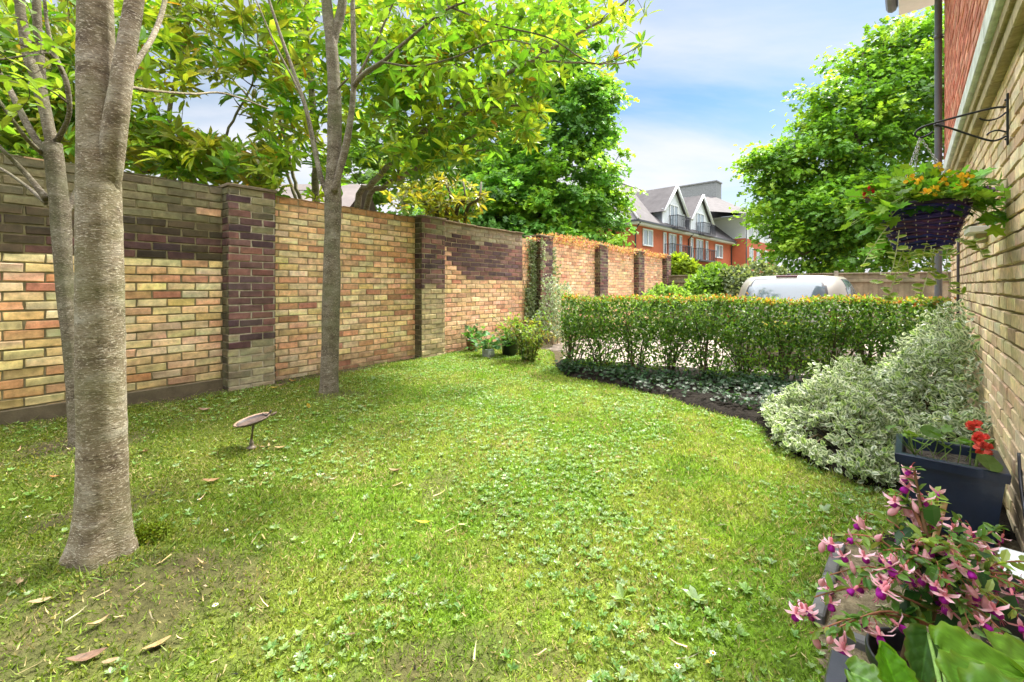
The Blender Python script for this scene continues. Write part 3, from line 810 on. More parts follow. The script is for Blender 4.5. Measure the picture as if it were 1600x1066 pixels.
# --- the upright tree in front of the second pier
t3 = thing('forked_tree', 'straight grey tree forking above the wall between the first two brick piers', 'tree', G(515, 628))
sk = Skel(); d = 4.28
sk.pxline([(513, 640, d, 30), (514, 622, d, 22), (514.5, 604, d, 17.5), (516, 540, d, 16), (518, 450, d, 15.5), (519, 380, d, 14.5), (520, 330, d, 15), (520, 295, d, 15), (521, 265, d, 13), (523, 200, d, 12.5), (522, 130, d, 12), (518, 70, d, 11), (512, 20, d, 9.5), (505, -80, d, 8), (500, -250, d, 5)], 70)
sk.pxline([(519, 75, d, 8), (527, 40, d + .03, 8), (535, 5, d + .05, 8), (545, -90, d + .1, 6), (555, -250, d + .1, 4)], 20)
sk.pxline([(522, 300, d - .06, 6), (532, 262, d - .05, 6.8), (543, 215, d - .05, 6.3), (550, 170, d - .05, 5.5), (553, 120, d - .05, 5), (552, 50, d - .05, 4.6), (551, 0, d, 4.4), (548, -120, d, 4)], 30)
sk.pxline([(553, 135, d - .05, 5), (566, 118, d - .15, 4.6), (590, 102, d - .25, 4.4), (604, 92, d - .3, 3.6), (640, 60, d - .35, 2.8), (690, 20, d - .4, 2.2), (740, -2, d - .5, 1.6), (830, -40, d - .6, 1)], 24)
sk.pxline([(598, 97, d - .3, 2.2), (650, 104, d - .4, 1.9), (710, 90, d - .5, 1.5), (790, 62, d - .55, 1.2), (880, 88, d - .6, .9)], 20)
sk.pxline([(560, 118, d - .1, 2.6), (585, 70, d - .1, 2.2), (612, 10, d - .1, 1.9), (640, -60, d - .1, 1.5)], 14)
sk.pxline([(510, 300, d, 5), (500, 272, d, 5.2), (490, 225, d + .05, 4.8), (478, 170, d + .1, 4.2), (458, 110, d + .15, 3.6), (440, 60, d + .2, 3.2), (420, 0, d + .2, 2.6), (390, -90, d + .2, 2)], 26)
sk.pxline([(490, 225, d + .05, 2.6), (470, 150, d, 2.2), (430, 70, d, 1.8), (400, 0, d, 1.5)], 14)
sk.pxline([(528, 140, d - .1, 2), (538, 128, d - .2, 1.8), (545, 122, d - .2, 1.2)], 8)
sk.pxline([(700, 10, d - .4, 1.8), (780, 40, d - .5, 1.6), (860, 60, d - .5, 1.4), (930, 100, d - .5, 1.1), (1000, 72, d - .55, .8)], 18)
mb = MB()
for i, (p_, r_) in enumerate(sk.lines):
    mb.tube(p_, r_, 24 if i < 3 else 8, (.2, .17, .12), rough=.18 if i < 3 else .08)
    if i == 0: mb.build('trunk', M['bark_shaded'], t3); mb = MB()
mb.build('limb', M['bark_shaded'], t3)
sk.lines = []
tg = np.concatenate([px_points([(480, -120), (1010, -120), (900, 60), (870, 130), (760, 165), (640, 150), (560, 60)], 190, 3.3, 4.3, rt),
                     px_points([(560, -40), (900, -60), (880, 90), (700, 140), (600, 100)], 40, 3.4, 4.2, rt),
                     px_points([(300, -260), (900, -260), (900, -60), (300, -60)], 60, 3.4, 5, rt)])
sk.attach(tg, rt, r0=.008, r1=.0018, sag=.05)
build_branches(sk, M['bark_dark'], t3)
mb = MB(); twig_leaves(mb, sk.lines, rt, .06, .115, .52, [(.15, .32, .025), (.19, .35, .03), (.13, .27, .025), (.22, .36, .04)], droop=.5); mb.build('crown', M['leaf_thin'], t3)

# --- big-leaved evergreens behind the wall
MAG = [(.21, .36, .035), (.17, .34, .035), (.31, .43, .04), (.12, .27, .03), (.27, .37, .04), (.42, .50, .05)]
def gapd(x, y):
    g = np.ones_like(x)
    for cx, cy, rx, ry, k in ((330, 140, 80, 100, .9), (390, 90, 60, 90, .75), (345, 215, 40, 25, .8), (500, 60, 40, 80, .6), (460, 280, 60, 40, .6), (620, 330, 60, 25, .9), (260, 60, 40, 50, .5)):
        g *= 1 - k * np.exp(-(((x - cx) / rx) ** 2 + ((y - cy) / ry) ** 2))
    return g * (.45 + .75 * smooth(.3, .6, vnoise(x / 42, y / 42, 17)))
m1 = thing('evergreen_tree', 'big-leaved evergreen tree with leaning limbs rising behind the second wall panel', 'tree', W(3.6, -1.1, -.3))
sk = Skel()
def base(px, d): 
    x = (px - 800) / F * d; return (px, HZ + (H + .3) * F / d, d)
for rows in ([(*base(492, 6.6), 13), (494, 330, 6.6, 10), (492, 240, 6.6, 9), (486, 130, 6.6, 8), (478, 20, 6.6, 7), (470, -120, 6.6, 5)],
             [(*base(545, 6.5), 14), (558, 328, 6.5, 9), (580, 290, 6.5, 8), (610, 255, 6.4, 7), (650, 215, 6.3, 6.5), (700, 175, 6.1, 6), (760, 135, 6.0, 5), (830, 95, 5.9, 4.5), (890, 60, 5.9, 4), (950, 25, 5.9, 3), (990, -10, 5.9, 2)],
             [(*base(560, 6.7), 12), (572, 330, 6.7, 8), (600, 292, 6.7, 7), (640, 272, 6.7, 6.5), (690, 245, 6.7, 5.5), (735, 215, 6.7, 5), (800, 170, 6.6, 4), (860, 135, 6.5, 3)],
             [(600, 292, 6.7, 4), (650, 262, 6.6, 3.4), (700, 245, 6.5, 3), (770, 232, 6.4, 2.2)],
             [(650, 215, 6.3, 4), (720, 180, 6.2, 3.4), (800, 165, 6.0, 2.6), (850, 172, 5.9, 2)],
             [(830, 95, 5.9, 3), (900, 98, 5.9, 2.4), (960, 100, 5.9, 1.6), (1000, 92, 5.9, 1)],
             [(480, 330, 6.8, 7), (462, 290, 6.8, 5), (445, 220, 6.8, 4.5), (425, 130, 6.7, 4), (400, 50, 6.6, 3), (380, -40, 6.6, 2)],
             [(470, 335, 6.9, 5), (440, 250, 7, 4), (400, 170, 7, 3.4), (360, 120, 7, 2.6), (320, 80, 7, 2)]):
    sk.pxline(rows, 34, wob=.006)
mb = MB()
for p_, r_ in sk.lines: mb.tube(p_, r_ * .7, 10, (.2, .17, .12), rough=.1)
mb.build('trunk', M['bark_grey'], m1)
sk.lines = []
C = np.concatenate([px_points([(430, -60), (1000, -60), (1015, 40), (985, 100), (930, 110), (860, 130), (830, 230), (760, 245), (690, 270), (650, 300), (590, 300), (560, 240), (540, 300), (430, 320)], 440, 5.2, 7.4, rt, gapd),
                    px_points([(430, -70), (760, -70), (720, 110), (600, 130), (540, 250), (430, 240)], 190, 5.0, 7.4, rt),
                    px_points([(560, 40), (870, 20), (850, 120), (840, 220), (760, 240), (650, 270), (580, 230)], 240, 5.4, 7.2, rt)])
sk.attach(C, rt, r0=.012, r1=.003, sag=-.08)
build_branches(sk, M['bark_dark'], m1)
mb = MB(); whorls(mb, C, rt, 11, .21, .34, MAG, yellow=.07); mb.build('crown', M['leaf_gloss'], m1)
m2 = thing('evergreen_tree', 'spreading big-leaved evergreen tree behind the first wall panel at the far left', 'tree', W(.8, -1.2, -.3))
sk = Skel()
for rows in ([(*base(250, 5.6), 12), (255, 300, 5.6, 9), (262, 200, 5.6, 7), (280, 100, 5.6, 6), (300, 0, 5.6, 5), (310, -120, 5.6, 4)],
             [(*base(235, 5.6), 11), (225, 290, 5.6, 8), (190, 220, 5.6, 6), (140, 150, 5.6, 5), (80, 80, 5.6, 4), (20, 10, 5.6, 3)],
             [(255, 290, 5.6, 6), (300, 260, 5.6, 5), (340, 230, 5.6, 4), (380, 160, 5.7, 3), (420, 80, 5.8, 2)],
             [(262, 220, 5.6, 5), (230, 130, 5.5, 4), (215, 60, 5.5, 3), (200, -30, 5.5, 2)],
             [(235, 270, 5.6, 5), (150, 250, 5.2, 4), (80, 235, 4.9, 3), (0, 210, 4.8, 2), (-80, 180, 4.8, 1.5)]):
    sk.pxline(rows, 30, wob=.006)
mb = MB()
for p_, r_ in sk.lines: mb.tube(p_, r_ * .7, 10, (.2, .17, .12), rough=.1)
mb.build('trunk', M['bark_grey'], m2)
sk.lines = []
C = np.concatenate([px_points([(-160, -80), (480, -80), (470, 200), (440, 310), (350, 275), (280, 270), (150, 250), (-160, 240)], 640, 4.6, 6.6, rt, gapd),
                    px_points([(180, -60), (470, -60), (460, 160), (330, 120), (200, 180)], 150, 4.7, 6.6, rt),
                    px_points([(0, 20), (112, 20), (112, 190), (0, 190)], 70, 4.6, 5.8, rt),
                    px_points([(195, 180), (330, 215), (440, 240), (430, 310), (340, 285), (200, 262)], 190, 4.7, 6.2, rt),
                    px_points([(0, 120), (112, 150), (112, 262), (0, 255)], 150, 4.6, 5.8, rt)])
sk.attach(C, rt, r0=.012, r1=.003, sag=-.08)
build_branches(sk, M['bark_dark'], m2)
mb = MB(); whorls(mb, C, rt, 11, .20, .34, MAG + [(.3, .30, .04), (.2, .25, .03)], yellow=.08); mb.build('crown', M['leaf_gloss'], m2)
m3 = thing('evergreen_shrub', 'yellow-green big-leaved shrub peeping over the wall beside the second pier', 'shrub', W(5.2, -1.0, -.3))
sk = Skel()
for k in range(5): sk.pxline([(*base(690 + k * 12, 8.2), 6), (690 + k * 14 - 20, 350, 8.2, 4), (660 + k * 22, 310, 8.1 - k * .1, 2.5), (640 + k * 28, 285, 8.0, 1.5)], 14)
C = px_points([(600, 300), (660, 270), (745, 285), (770, 300), (735, 345), (650, 335), (610, 325)], 75, 7.6, 8.4, rt)
sk.attach(C, rt, r0=.01, r1=.003)
stems3 = sk.lines[:5]; sk.lines = sk.lines[5:]; sk.own = {k - 5: v for k, v in sk.own.items()}
for p_, r_ in stems3: MB().tube(p_, r_, 7, (.2, .16, .11)).build('stem', M['bark_dark'], m3)
build_branches(sk, M['bark_dark'], m3)
mb = MB(); whorls(mb, C, rt, 10, .19, .33, [(.26, .28, .03), (.3, .28, .04), (.18, .22, .03)], yellow=.1); mb.build('crown', M['leaf_gloss'], m3)

# --- far broadleaved trees built of leafy sprays
def far_tree(name, label, basep, lobes, nspray, per, L, cols, rng, trunk_r=.25, flat=.55, mat='leaf'):
    """lobes: (px, py, radius px, depth)"""
    root = thing(name, label, 'tree', basep)
    lo = []
    for px, py, rp, d in lobes: lo.append((P(px, py, d), rp / F * d / math.sqrt(1 + ((px - 800) / F) ** 2)))
    vol = np.array([r ** 2 for _, r in lo]); vol /= vol.sum()
    C, O = [], []
    for q in rng.choice(len(lo), nspray, p=vol):
        c, r = lo[q]; v = rdir(1, .15, rng)[0]
        rr = r * (1 - .55 * rng.random() ** 1.6) * (1 + .12 * rng.normal())
        C.append(c + v * rr * np.array([1, 1, .92])); O.append(v)
    C = np.array(C); O = np.array(O)
    sk = Skel()
    cen = np.mean([c for c, _ in lo], 0); top = max(c[2] for c, _ in lo)
    trunk = spline([[*basep, trunk_r], [*(np.array(basep) * .7 + cen * .3), trunk_r * .8], [*cen, trunk_r * .5], [cen[0], cen[1], cen[2] * .6 + top * .4, trunk_r * .15]], 20)
    sk.line(trunk[:, :3], trunk[:, 3])
    ends = np.array([c + rng.normal(size=3) * .2 for c, _ in lo])
    sk.attach(ends, rng, r0=.1, r1=.03, sag=.1)
    sk.attach(C[::3], rng, r0=.03, r1=.012, sag=.05)
    mb = MB(); mb.tube(trunk[:, :3], trunk[:, 3], 10, (.15, .12, .08)); mb.build('trunk', M['bark_dark'], root)
    sk.lines = sk.lines[1:]
    mb = MB(); sk.mesh(mb, 6, 4, (.12, .1, .07)); mb.build('branch', M['bark_dark'], root)
    mb = MB()
    n = nspray * per
    Cc = np.repeat(C, per, 0); Oo = np.repeat(O, per, 0)
    sz = np.repeat(.5 + .6 * rng.random(nspray), per)
    # leaves sit along an outward, slightly drooping spray
    ax = unit(Oo * np.array([1, 1, .35]) + np.array([0, 0, -.12]))
    u = rng.random(n)[:, None] - .35
    sidev = rng.normal(size=(n, 3)) * np.array([.34, .34, .34 * flat])
    B = Cc + (ax * u * 1.1 + sidev) * sz[:, None] * (lo[0][1] * .42)
    D = unit(ax + rng.normal(size=(n, 3)) * .6 - np.array([0, 0, .25]))
    Nn = np.array([0, 0, .9]) + Oo * .5 + rng.normal(size=(n, 3)) * .5
    base_c = np.array(cols)[rng.integers(len(cols), size=nspray)] * (1 + .16 * rng.normal(size=(nspray, 1)))
    cc = np.clip(np.repeat(base_c, per, 0) * (1 + .14 * rng.normal(size=(n, 1))), .01, .8)
    Ls = L * (.6 + .7 * rng.random(n))
    mb.leaves(SPRAY, B, D, Nn, Ls, Ls * .95, cc)
    mb.build('crown', M[mat], root)
    return root
rf = np.random.default_rng(33)
SYC = [(.17, .36, .04), (.22, .42, .04), (.13, .29, .04), (.30, .47, .045), (.10, .22, .04)]
far_tree('broadleaf_tree', 'large leafy green tree rising above the timber fence beside the house corner', P(1440, 520, 17.5),
         [(1430, 170, 115, 17), (1340, 210, 85, 17), (1270, 255, 72, 17), (1238, 325, 55, 17), (1310, 340, 80, 16), (1390, 340, 95, 16), (1215, 265, 44, 17), (1172, 262, 22, 17), (1190, 320, 22, 17), (1290, 165, 42, 17), (1345, 105, 46, 17.5), (1405, 75, 48, 17.5), (1450, 60, 50, 17.5), (1212, 372, 28, 16.5), (1250, 390, 45, 16), (1330, 400, 55, 15.5), (1430, 395, 60, 15.5), (1540, 120, 130, 18), (1560, 300, 120, 17), (1500, 330, 90, 16)],
         1150, 48, .20, SYC, rf, .3)
far_tree('broadleaf_tree', 'dense dark green tree behind the wall left of the apartment block', P(850, 480, 17),
         [(905, 190, 62, 16.5), (880, 140, 50, 17), (940, 230, 38, 16.5), (930, 155, 36, 16.5), (900, 290, 66, 16), (940, 320, 38, 16), (860, 330, 70, 15.5), (800, 300, 68, 16), (745, 330, 55, 15.5), (780, 340, 50, 15), (840, 230, 80, 17), (930, 365, 40, 15.5), (850, 90, 70, 18), (770, 220, 80, 18), (720, 372, 40, 15), (800, 378, 45, 15), (880, 378, 45, 15), (690, 345, 40, 15)],
         900, 50, .20, [(.15, .34, .06), (.20, .42, .05), (.11, .26, .05), (.28, .48, .05)], rf, .3)
far_tree('background_tree', 'pale green tree glimpsed through the evergreen leaves beyond the wall', P(650, 470, 22),
         [(640, 300, 60, 22), (560, 280, 50, 22), (700, 270, 60, 23), (600, 230, 50, 23)], 150, 36, .34, [(.14, .26, .04), (.18, .3, .05)], rf, .25)
# ================================================================ HEDGE, SHRUBS, TURF
rh = np.random.default_rng(44)
hg = thing('clipped_hedge', 'flat-topped clipped hedge with orange new growth on top between lawn and drive', 'hedge', hedge(2, .3, 0))
bases = [(.10, .02), (.52, .1), (.95, .04), (1.4, .1), (1.8, .0), (2.2, .12), (2.62, .05), (3.05, .1), (3.45, .2), (3.85, .2)]
HL = 4.05
tips = []
for bi, (s, b) in enumerate(bases):
    mb = MB(); g = hedge(s, b, 0); g[2] = float(ground(g[0], g[1]))
    for k in range(16):
        a = rh.normal() * .30; bb = np.clip(b + .2 + rh.normal() * .22, -.08, .5)
        top = hedge(np.clip(s + a, .02, HL), bb, .72 + .25 * rh.random())
        g0 = g + np.array([rh.normal() * .05, rh.normal() * .05, -.02])
        mid = (g0 + top) / 2 + np.array([rh.normal() * .05, rh.normal() * .05, .02]); mid[:2] = mid[:2] * .75 + g[:2] * .25
        pts = spline([g0, mid, top], 9)
        pts[1:-1] += rh.normal(size=(7, 3)) * .008
        mb.tube(pts, np.linspace(.0075 + .004 * rh.random(), .0025, 9), 5, np.array([.12, .09, .055]) * (.7 + .6 * rh.random()))
        tips.append(top)
        for q in range(3):
            u = 3 + int(5 * rh.random()); e = pts[u] + np.array([rh.normal() * .13, rh.normal() * .13, .05 + .18 * rh.random()])
            mb.tube(spline([pts[u], (pts[u] + e) / 2 + [0, 0, .02], e], 4), [.0032, .0025, .002, .0015], 4, (.13, .1, .05))
    mb.build('stem', M['stem'], hg)
def hedge_leaves(n, zf, L, cols, up, mat, name, topf=1.0, b0=-.06, b1=.52, s0=0.0, s1=HL):
    s = s0 + (s1 - s0) * rh.random(n); z = zf(n, s)
    face = rh.random(n)
    b = np.where(face < .55, b0 + .16 * rh.random(n) ** 1.5, b0 + (b1 - b0) * rh.random(n))
    b = b + .13 * (vnoise(s * 3.2, z * 4, 3) - .5) - .05 * smooth(.5, .95, z)
    B = np.array([hedge(a, c, 0) for a, c in zip(s, b)]); B[:, 2] = z
    out = np.array([-HB[0], -HB[1], 0]) * .8
    D = unit(rh.normal(size=(n, 3)) * .8 + out * .5 + np.array([0, 0, up]))
    Nn = rh.normal(size=(n, 3)) * .5 + np.array([0, 0, .8]) + out * .5
    cc = np.concatenate([cjit(c, n, .2, .08, rh)[None] for c in cols])[rh.integers(len(cols), size=n), np.arange(n)]
    Ls = L * (.6 + .6 * rh.random(n))
    mb = MB(); mb.leaves(LEAF, B, D, Nn, Ls, Ls * .55, cc)
    return mb, B
HG = [(.12, .25, .045), (.16, .31, .05), (.08, .17, .035), (.22, .35, .055)]
def zprof(n, s):
    top = .965 + .07 * (vnoise(s * 3.3, 1.3, 9) - .5)
    clump = fbm(s * 2.6, s * 0, 13)
    u = rh.random(n)
    z = np.where(u < .56, top - .5 * rh.random(n) ** 1.2, top - .25 - .70 * rh.random(n) * (.66 + .55 * clump))
    return np.maximum(z, .1)
mb, _ = hedge_leaves(25000, zprof, .048, HG, .15, 0, 'foliage'); mb.build('foliage', M['leaf'], hg)
mb, _ = hedge_leaves(4200, lambda n, s: .965 + .07 * (vnoise(s * 3.3, 1.3, 9) - .5) + .05 * rh.random(n) ** 1.5 * (.4 + vnoise(s * 7, 2.2, 4)) + .012 * rh.normal(size=n), .040, [(.44, .18, .06), (.46, .30, .07), (.28, .32, .05), (.20, .32, .05), (.16, .30, .05), (.18, .32, .05)], .7, 0, 'new_growth', b0=-.08)
mb.build('new_growth', M['leaf'], hg)

# variegated evergreen shrubs between hedge, lawn and house
VAR_G = [(.06, .14, .035), (.10, .19, .045), (.045, .11, .03)]
def var_leaves(B, out, L, rng, cream=(.74, .77, .56), up=.5):
    n = len(B)
    D = unit(out * .6 + rng.normal(size=(n, 3)) * .7 + np.array([0, 0, .1]))
    Nn = out * .6 + np.array([0, 0, up]) + rng.normal(size=(n, 3)) * .45
    c1 = np.array(VAR_G)[rng.integers(3, size=n)] * (1 + .15 * rng.normal(size=(n, 1)))
    c2 = np.array(cream)[None] * (1 + .12 * rng.normal(size=(n, 1)))
    k = (rng.random(n) < .25)[:, None]
    c2 = np.where(k, c2 * np.array([.75, .9, .45]), c2)
    Ls = L * (.6 + .6 * rng.random(n))
    mb = MB(); mb.leaves(LEAF, B, D, Nn, Ls, Ls * .62, np.clip(c1, .01, 1), np.clip(c2, .01, .85)); return mb
def mound_shrub(name, label, cen, hf, poly, n, L, rng, stems=26, cream=(.74, .77, .56)):
    root = thing(name, label, 'shrub', (cen[0], cen[1], 0.0))
    lo = np.min(poly, 0); hi = np.max(poly, 0); B = []
    q = lo + (hi - lo) * rng.random((n * 6, 2)); k = in_poly(q[:, 0], q[:, 1], poly); q = q[k][:n]
    n = len(q)
    h = hf(q[:, 0], q[:, 1])
    e = .02
    gx = (hf(q[:, 0] + e, q[:, 1]) - h) / e; gy = (hf(q[:, 0], q[:, 1] + e) - h) / e
    out = unit(np.stack([-gx, -gy, np.ones(n) * .8], 1))
    z = h * (1 - .38 * rng.random(n) ** 2.2)
    z = np.where(rng.random(n) < .2, h * rng.random(n), z)
    g = ground(q[:, 0], q[:, 1])
    B = np.stack([q[:, 0], q[:, 1], g + np.maximum(z, .03)], 1)
    keep = vnoise(B[:, 0] * 8 + B[:, 2] * 5, B[:, 1] * 8 - B[:, 2] * 6, 77) > .30
    pro = (vnoise(q[:, 0] * 14, q[:, 1] * 14, 78) > .72) * .09 * rng.random(n)
    B = (B + out * pro[:, None])[keep]; out = out[keep]; q = q[keep]; n = len(B)
    var_leaves(B, out, L, rng, cream).build('foliage', M['leaf_var'], root)
    mb = MB()
    for i in range(stems):
        j = rng.integers(n); c = np.array([*(np.array(cen) * .5 + q[j] * .5), 0.0]); t = B[j] * .98
        mb.tube(spline([c, (c + t) / 2 + [0, 0, .08], t], 7), np.linspace(.008, .002, 7), 5, (.14, .11, .06))
    mb.build('stem', M['stem'], root)
    return root
rs = np.random.default_rng(55)
LOW = np.array([G(1200, 672)[:2], G(1212, 700)[:2], G(1290, 742)[:2], G(1345, 765)[:2], (2.13, 2.42), (2.5, 2.55), (2.85, 2.9), (3.3, 3.5), (3.1, 4.0), (2.5, 4.0), (2.15, 3.75)])
def low_h(x, y):
    d = poly_dist(x, y, LOW) * in_poly(x, y, LOW)
    return (.09 + .38 * smooth(0, .45, d)) * (.45 + 1.0 * fbm(x * 3.6, y * 3.6, 14, 2))
mound_shrub('variegated_shrub', 'low spreading cream and green variegated shrub edging the lawn beside the planter', (2.55, 3.2), low_h, LOW, 12500, .045, rs)
TALL = np.array([tuple(R(3.25, .02, 0)[:2]), tuple(R(3.5, .3, 0)[:2]), tuple(R(4.0, .62, 0)[:2]), tuple(R(4.8, .95, 0)[:2]), tuple(R(5.6, 1.0, 0)[:2]), tuple(R(6.4, .8, 0)[:2]), tuple(R(6.5, .02, 0)[:2])])
def tall_h(x, y):
    s = (x - HO[0]) * HU[0] + (y - HO[1]) * HU[1]; o = (x - HO[0]) * HN[0] + (y - HO[1]) * HN[1]
    h = .15 + .78 * smooth(3.1, 5.0, s + .25 * (vnoise(x * 4, y * 4, 6) - .5))
    h = h * (1 - .78 * smooth(.08, .75, o)) * (1 - .35 * smooth(5.9, 6.5, s))
    return h * (.45 + .85 * fbm(x * 3.8, y * 3.8, 24, 2)) * (.72 + .5 * vnoise(x * 2.1 + 3, y * 2.1, 27))
mound_shrub('variegated_shrub', 'tall variegated shrub climbing the house wall at the right end of the hedge', tuple(R(5.0, .3, 0)[:2]), tall_h, TALL, 16000, .050, rs)

# variegated climber and bush on the third pier of the wall
iv = thing('wall_climber', 'variegated climber growing up the third brick pier beyond the lawn corner', 'climber', W(7.2, .05, 0))
n = 3000; t = np.empty(0); z = np.empty(0)
tt = 6.85 + 1.35 * rs.random(n * 5); zz = 2.1 * rs.random(n * 5)
dens = np.exp(-((tt - 7.16) / .12) ** 2) * 1.0 + np.exp(-((tt - 7.88) / .1) ** 2) * .55 * (zz < 1.95) + np.exp(-((tt - 8.1) / .06) ** 2) * .35 * (zz < 1.6) + np.exp(-((tt - 7.05) / .14) ** 2) * (zz < 1.1)
k = rs.random(n * 5) < dens * (.3 + .9 * vnoise(tt * 9, zz * 7, 31)); tt, zz = tt[k][:n], zz[k][:n]
oo = np.where((tt > 7.26) & (tt < 7.76), .17, .02) + .05 * rs.random(len(tt))
B = np.array([W(a, b, c) for a, b, c in zip(tt, oo, zz)])
var_leaves(B, np.tile([WN[0], WN[1], .1], (len(B), 1)), .062, rs, (.55, .58, .36)).build('foliage', M['leaf_var'], iv)
mb = MB()
for i in range(10):
    a = 7.0 + .3 * rs.random(); pts = spline([W(a, .03, -.02), W(a + .1 * rs.normal(), .035, .7), W(a + .12 * rs.normal(), .035, 1.4), W(7.17 + .1 * rs.normal(), .03, 1.9)], 10)
    mb.tube(pts, np.linspace(.009, .003, 10), 5, (.13, .1, .06))
mb.build('stem', M['stem'], iv)
MP = np.array([tuple(W(7.0, .06, 0)[:2]), tuple(W(6.7, .4, 0)[:2]), tuple(W(7.0, .8, 0)[:2]), tuple(W(7.7, .95, 0)[:2]), tuple(W(8.3, .6, 0)[:2]), tuple(W(8.3, .06, 0)[:2])])
def mid_h(x, y):
    d = poly_dist(x, y, MP) * in_poly(x, y, MP)
    return (.15 + 1.05 * smooth(0, .42, d)) * (.75 + .45 * fbm(x * 3, y * 3, 44))
mound_shrub('variegated_shrub', 'silvery variegated bush against the third brick pier behind the pots', tuple(W(7.5, .4, 0)[:2]), mid_h, MP, 4200, .055, rs, 20, (.62, .66, .48))
# rose-like shrub beside the pots
def twiggy_shrub(name, label, basep, n_st, h, spread, L, cols, rng, nl=18, cat='shrub', lean=(0, 0)):
    root = thing(name, label, cat, basep)
    mb = MB(); lb = MB()
    for i in range(n_st):
        a = rng.random() * 6.28; r = spread * (.3 + .7 * rng.random())
        t = np.array(basep) + np.array([math.cos(a) * r + lean[0], math.sin(a) * r + lean[1], h * (.55 + .5 * rng.random())])
        b0 = np.array(basep) + np.array([math.cos(a) * .05, math.sin(a) * .05, -.01])
        pts = spline([b0, b0 * .55 + t * .45 + [0, 0, .12 * h], t], 9)
        mb.tube(pts, np.linspace(.006, .0018, 9), 5, (.11, .12, .05))
        u = rng.random(nl) ** .7 * 7.9; ii = u.astype(int); f = (u - ii)[:, None]
        B = pts[ii] * (1 - f) + pts[ii + 1] * f + rng.normal(size=(nl, 3)) * .03 * spread / .4
        D = unit(rng.normal(size=(nl, 3)) + [0, 0, .2]); Nn = rng.normal(size=(nl, 3)) * .6 + [0, 0, .9]
        Ls = L * (.6 + .7 * rng.random(nl))
        lb.leaves(LEAF, B, D, Nn, Ls, Ls * .6, cjit(cols[rng.integers(len(cols))], nl, .2, .1, rng))
    mb.build('stem', M['stem'], root); lb.build('foliage', M['leaf'], root)
    return root
p = G(826, 570); p[2] = .03
twiggy_shrub('rose_shrub', 'loose olive-green twiggy shrub between the pots and the hedge end', p, 34, .72, .42, .055, [(.17, .27, .05), (.12, .22, .045), (.22, .30, .06), (.28, .24, .08)], rs, 34)
# red creeper trailing on the far half of the wall
cr = thing('red_creeper', 'rusty red creeper covering the coping of the farther wall panels', 'climber', W(11, 0, TOP))
n = 7000
tt = 7.1 + 8.2 * rs.random(n); q = rs.random(n); hgt = .25 * (.35 + .8 * fbm(tt * 1.6, tt * 0, 19)) * smooth(6.9, 8.0, tt) * (1 - .3 * smooth(12, 15, tt))
zz = TOP - .08 + hgt * q ** 1.1; oo = -.26 + .42 * rs.random(n)
hang = (rs.random(n) < .09) & ((np.abs(tt - 9.75) < .35) | (np.abs(tt - 11.9) < .45) | (np.abs(tt - 12.3) < .2))
oo = np.where(hang, .03 + .05 * rs.random(n), oo); zz = np.where(hang, TOP - 1.0 * rs.random(n) ** 1.6, zz)
B = np.array([W(a, b, c) for a, b, c in zip(tt, oo, zz)])
CR = np.array([(.44, .19, .12), (.50, .28, .17), (.42, .30, .13), (.36, .13, .10), (.30, .30, .11)])
cc = CR[rs.integers(5, size=n)] * (1 + .15 * rs.normal(size=(n, 1)))
cc = cc * np.where(tt > 9.6, 1, .95)[:, None]
mb = MB(); D = unit(rs.normal(size=(n, 3)) + [0, 0, .7]); Nn = rs.normal(size=(n, 3)) + [0, 0, .5]
Ls = .06 * (.6 + .7 * rs.random(n)); mb.leaves(LEAF, B, D, Nn, Ls, Ls * .45, np.clip(cc, .02, .8)); mb.build('foliage', M['leaf'], cr)
mb = MB()
for i in range(26):
    a = 7.4 + i * .3; pts = spline([W(a, -.05, TOP), W(a + .2, -.02 + .08 * rs.normal(), TOP + .05), W(a + .5, -.05, TOP + .16 * rs.random())], 6); mb.tube(pts, .004, 4, (.2, .1, .06))
mb.build('stem', M['stem'], cr)
# dark ground cover under the hedge
mb = MB(); n = 3300
s = -.1 + 4.2 * rs.random(n * 3); b = -.05 - (.95 + .55 * smooth(1.2, 2.6, s)) * rs.random(n * 3)
x = HA[0] + HE[0] * s + HB[0] * b; y = HA[1] + HE[1] * s + HB[1] * b
k = in_poly(x, y, BED) & (rs.random(n * 3) < .25 + .9 * smooth(.4, .65, vnoise(x * 3, y * 3, 8))); x, y = x[k][:n], y[k][:n]; n = len(x)
B = np.stack([x, y, bed_z(x, y) + .02 + .09 * rs.random(n)], 1)
Ls = .045 * (.5 + .8 * rs.random(n))
mb.leaves(LOBED, B, unit(rs.normal(size=(n, 3)) * [1, 1, .3]), rs.normal(size=(n, 3)) * .35 + [-.2, -.4, 1], Ls, Ls * .9, cjit((.028, .07, .024), n, .35, .1, rs))
tag(mb.build('ground_cover', M['leaf']), kind='stuff')

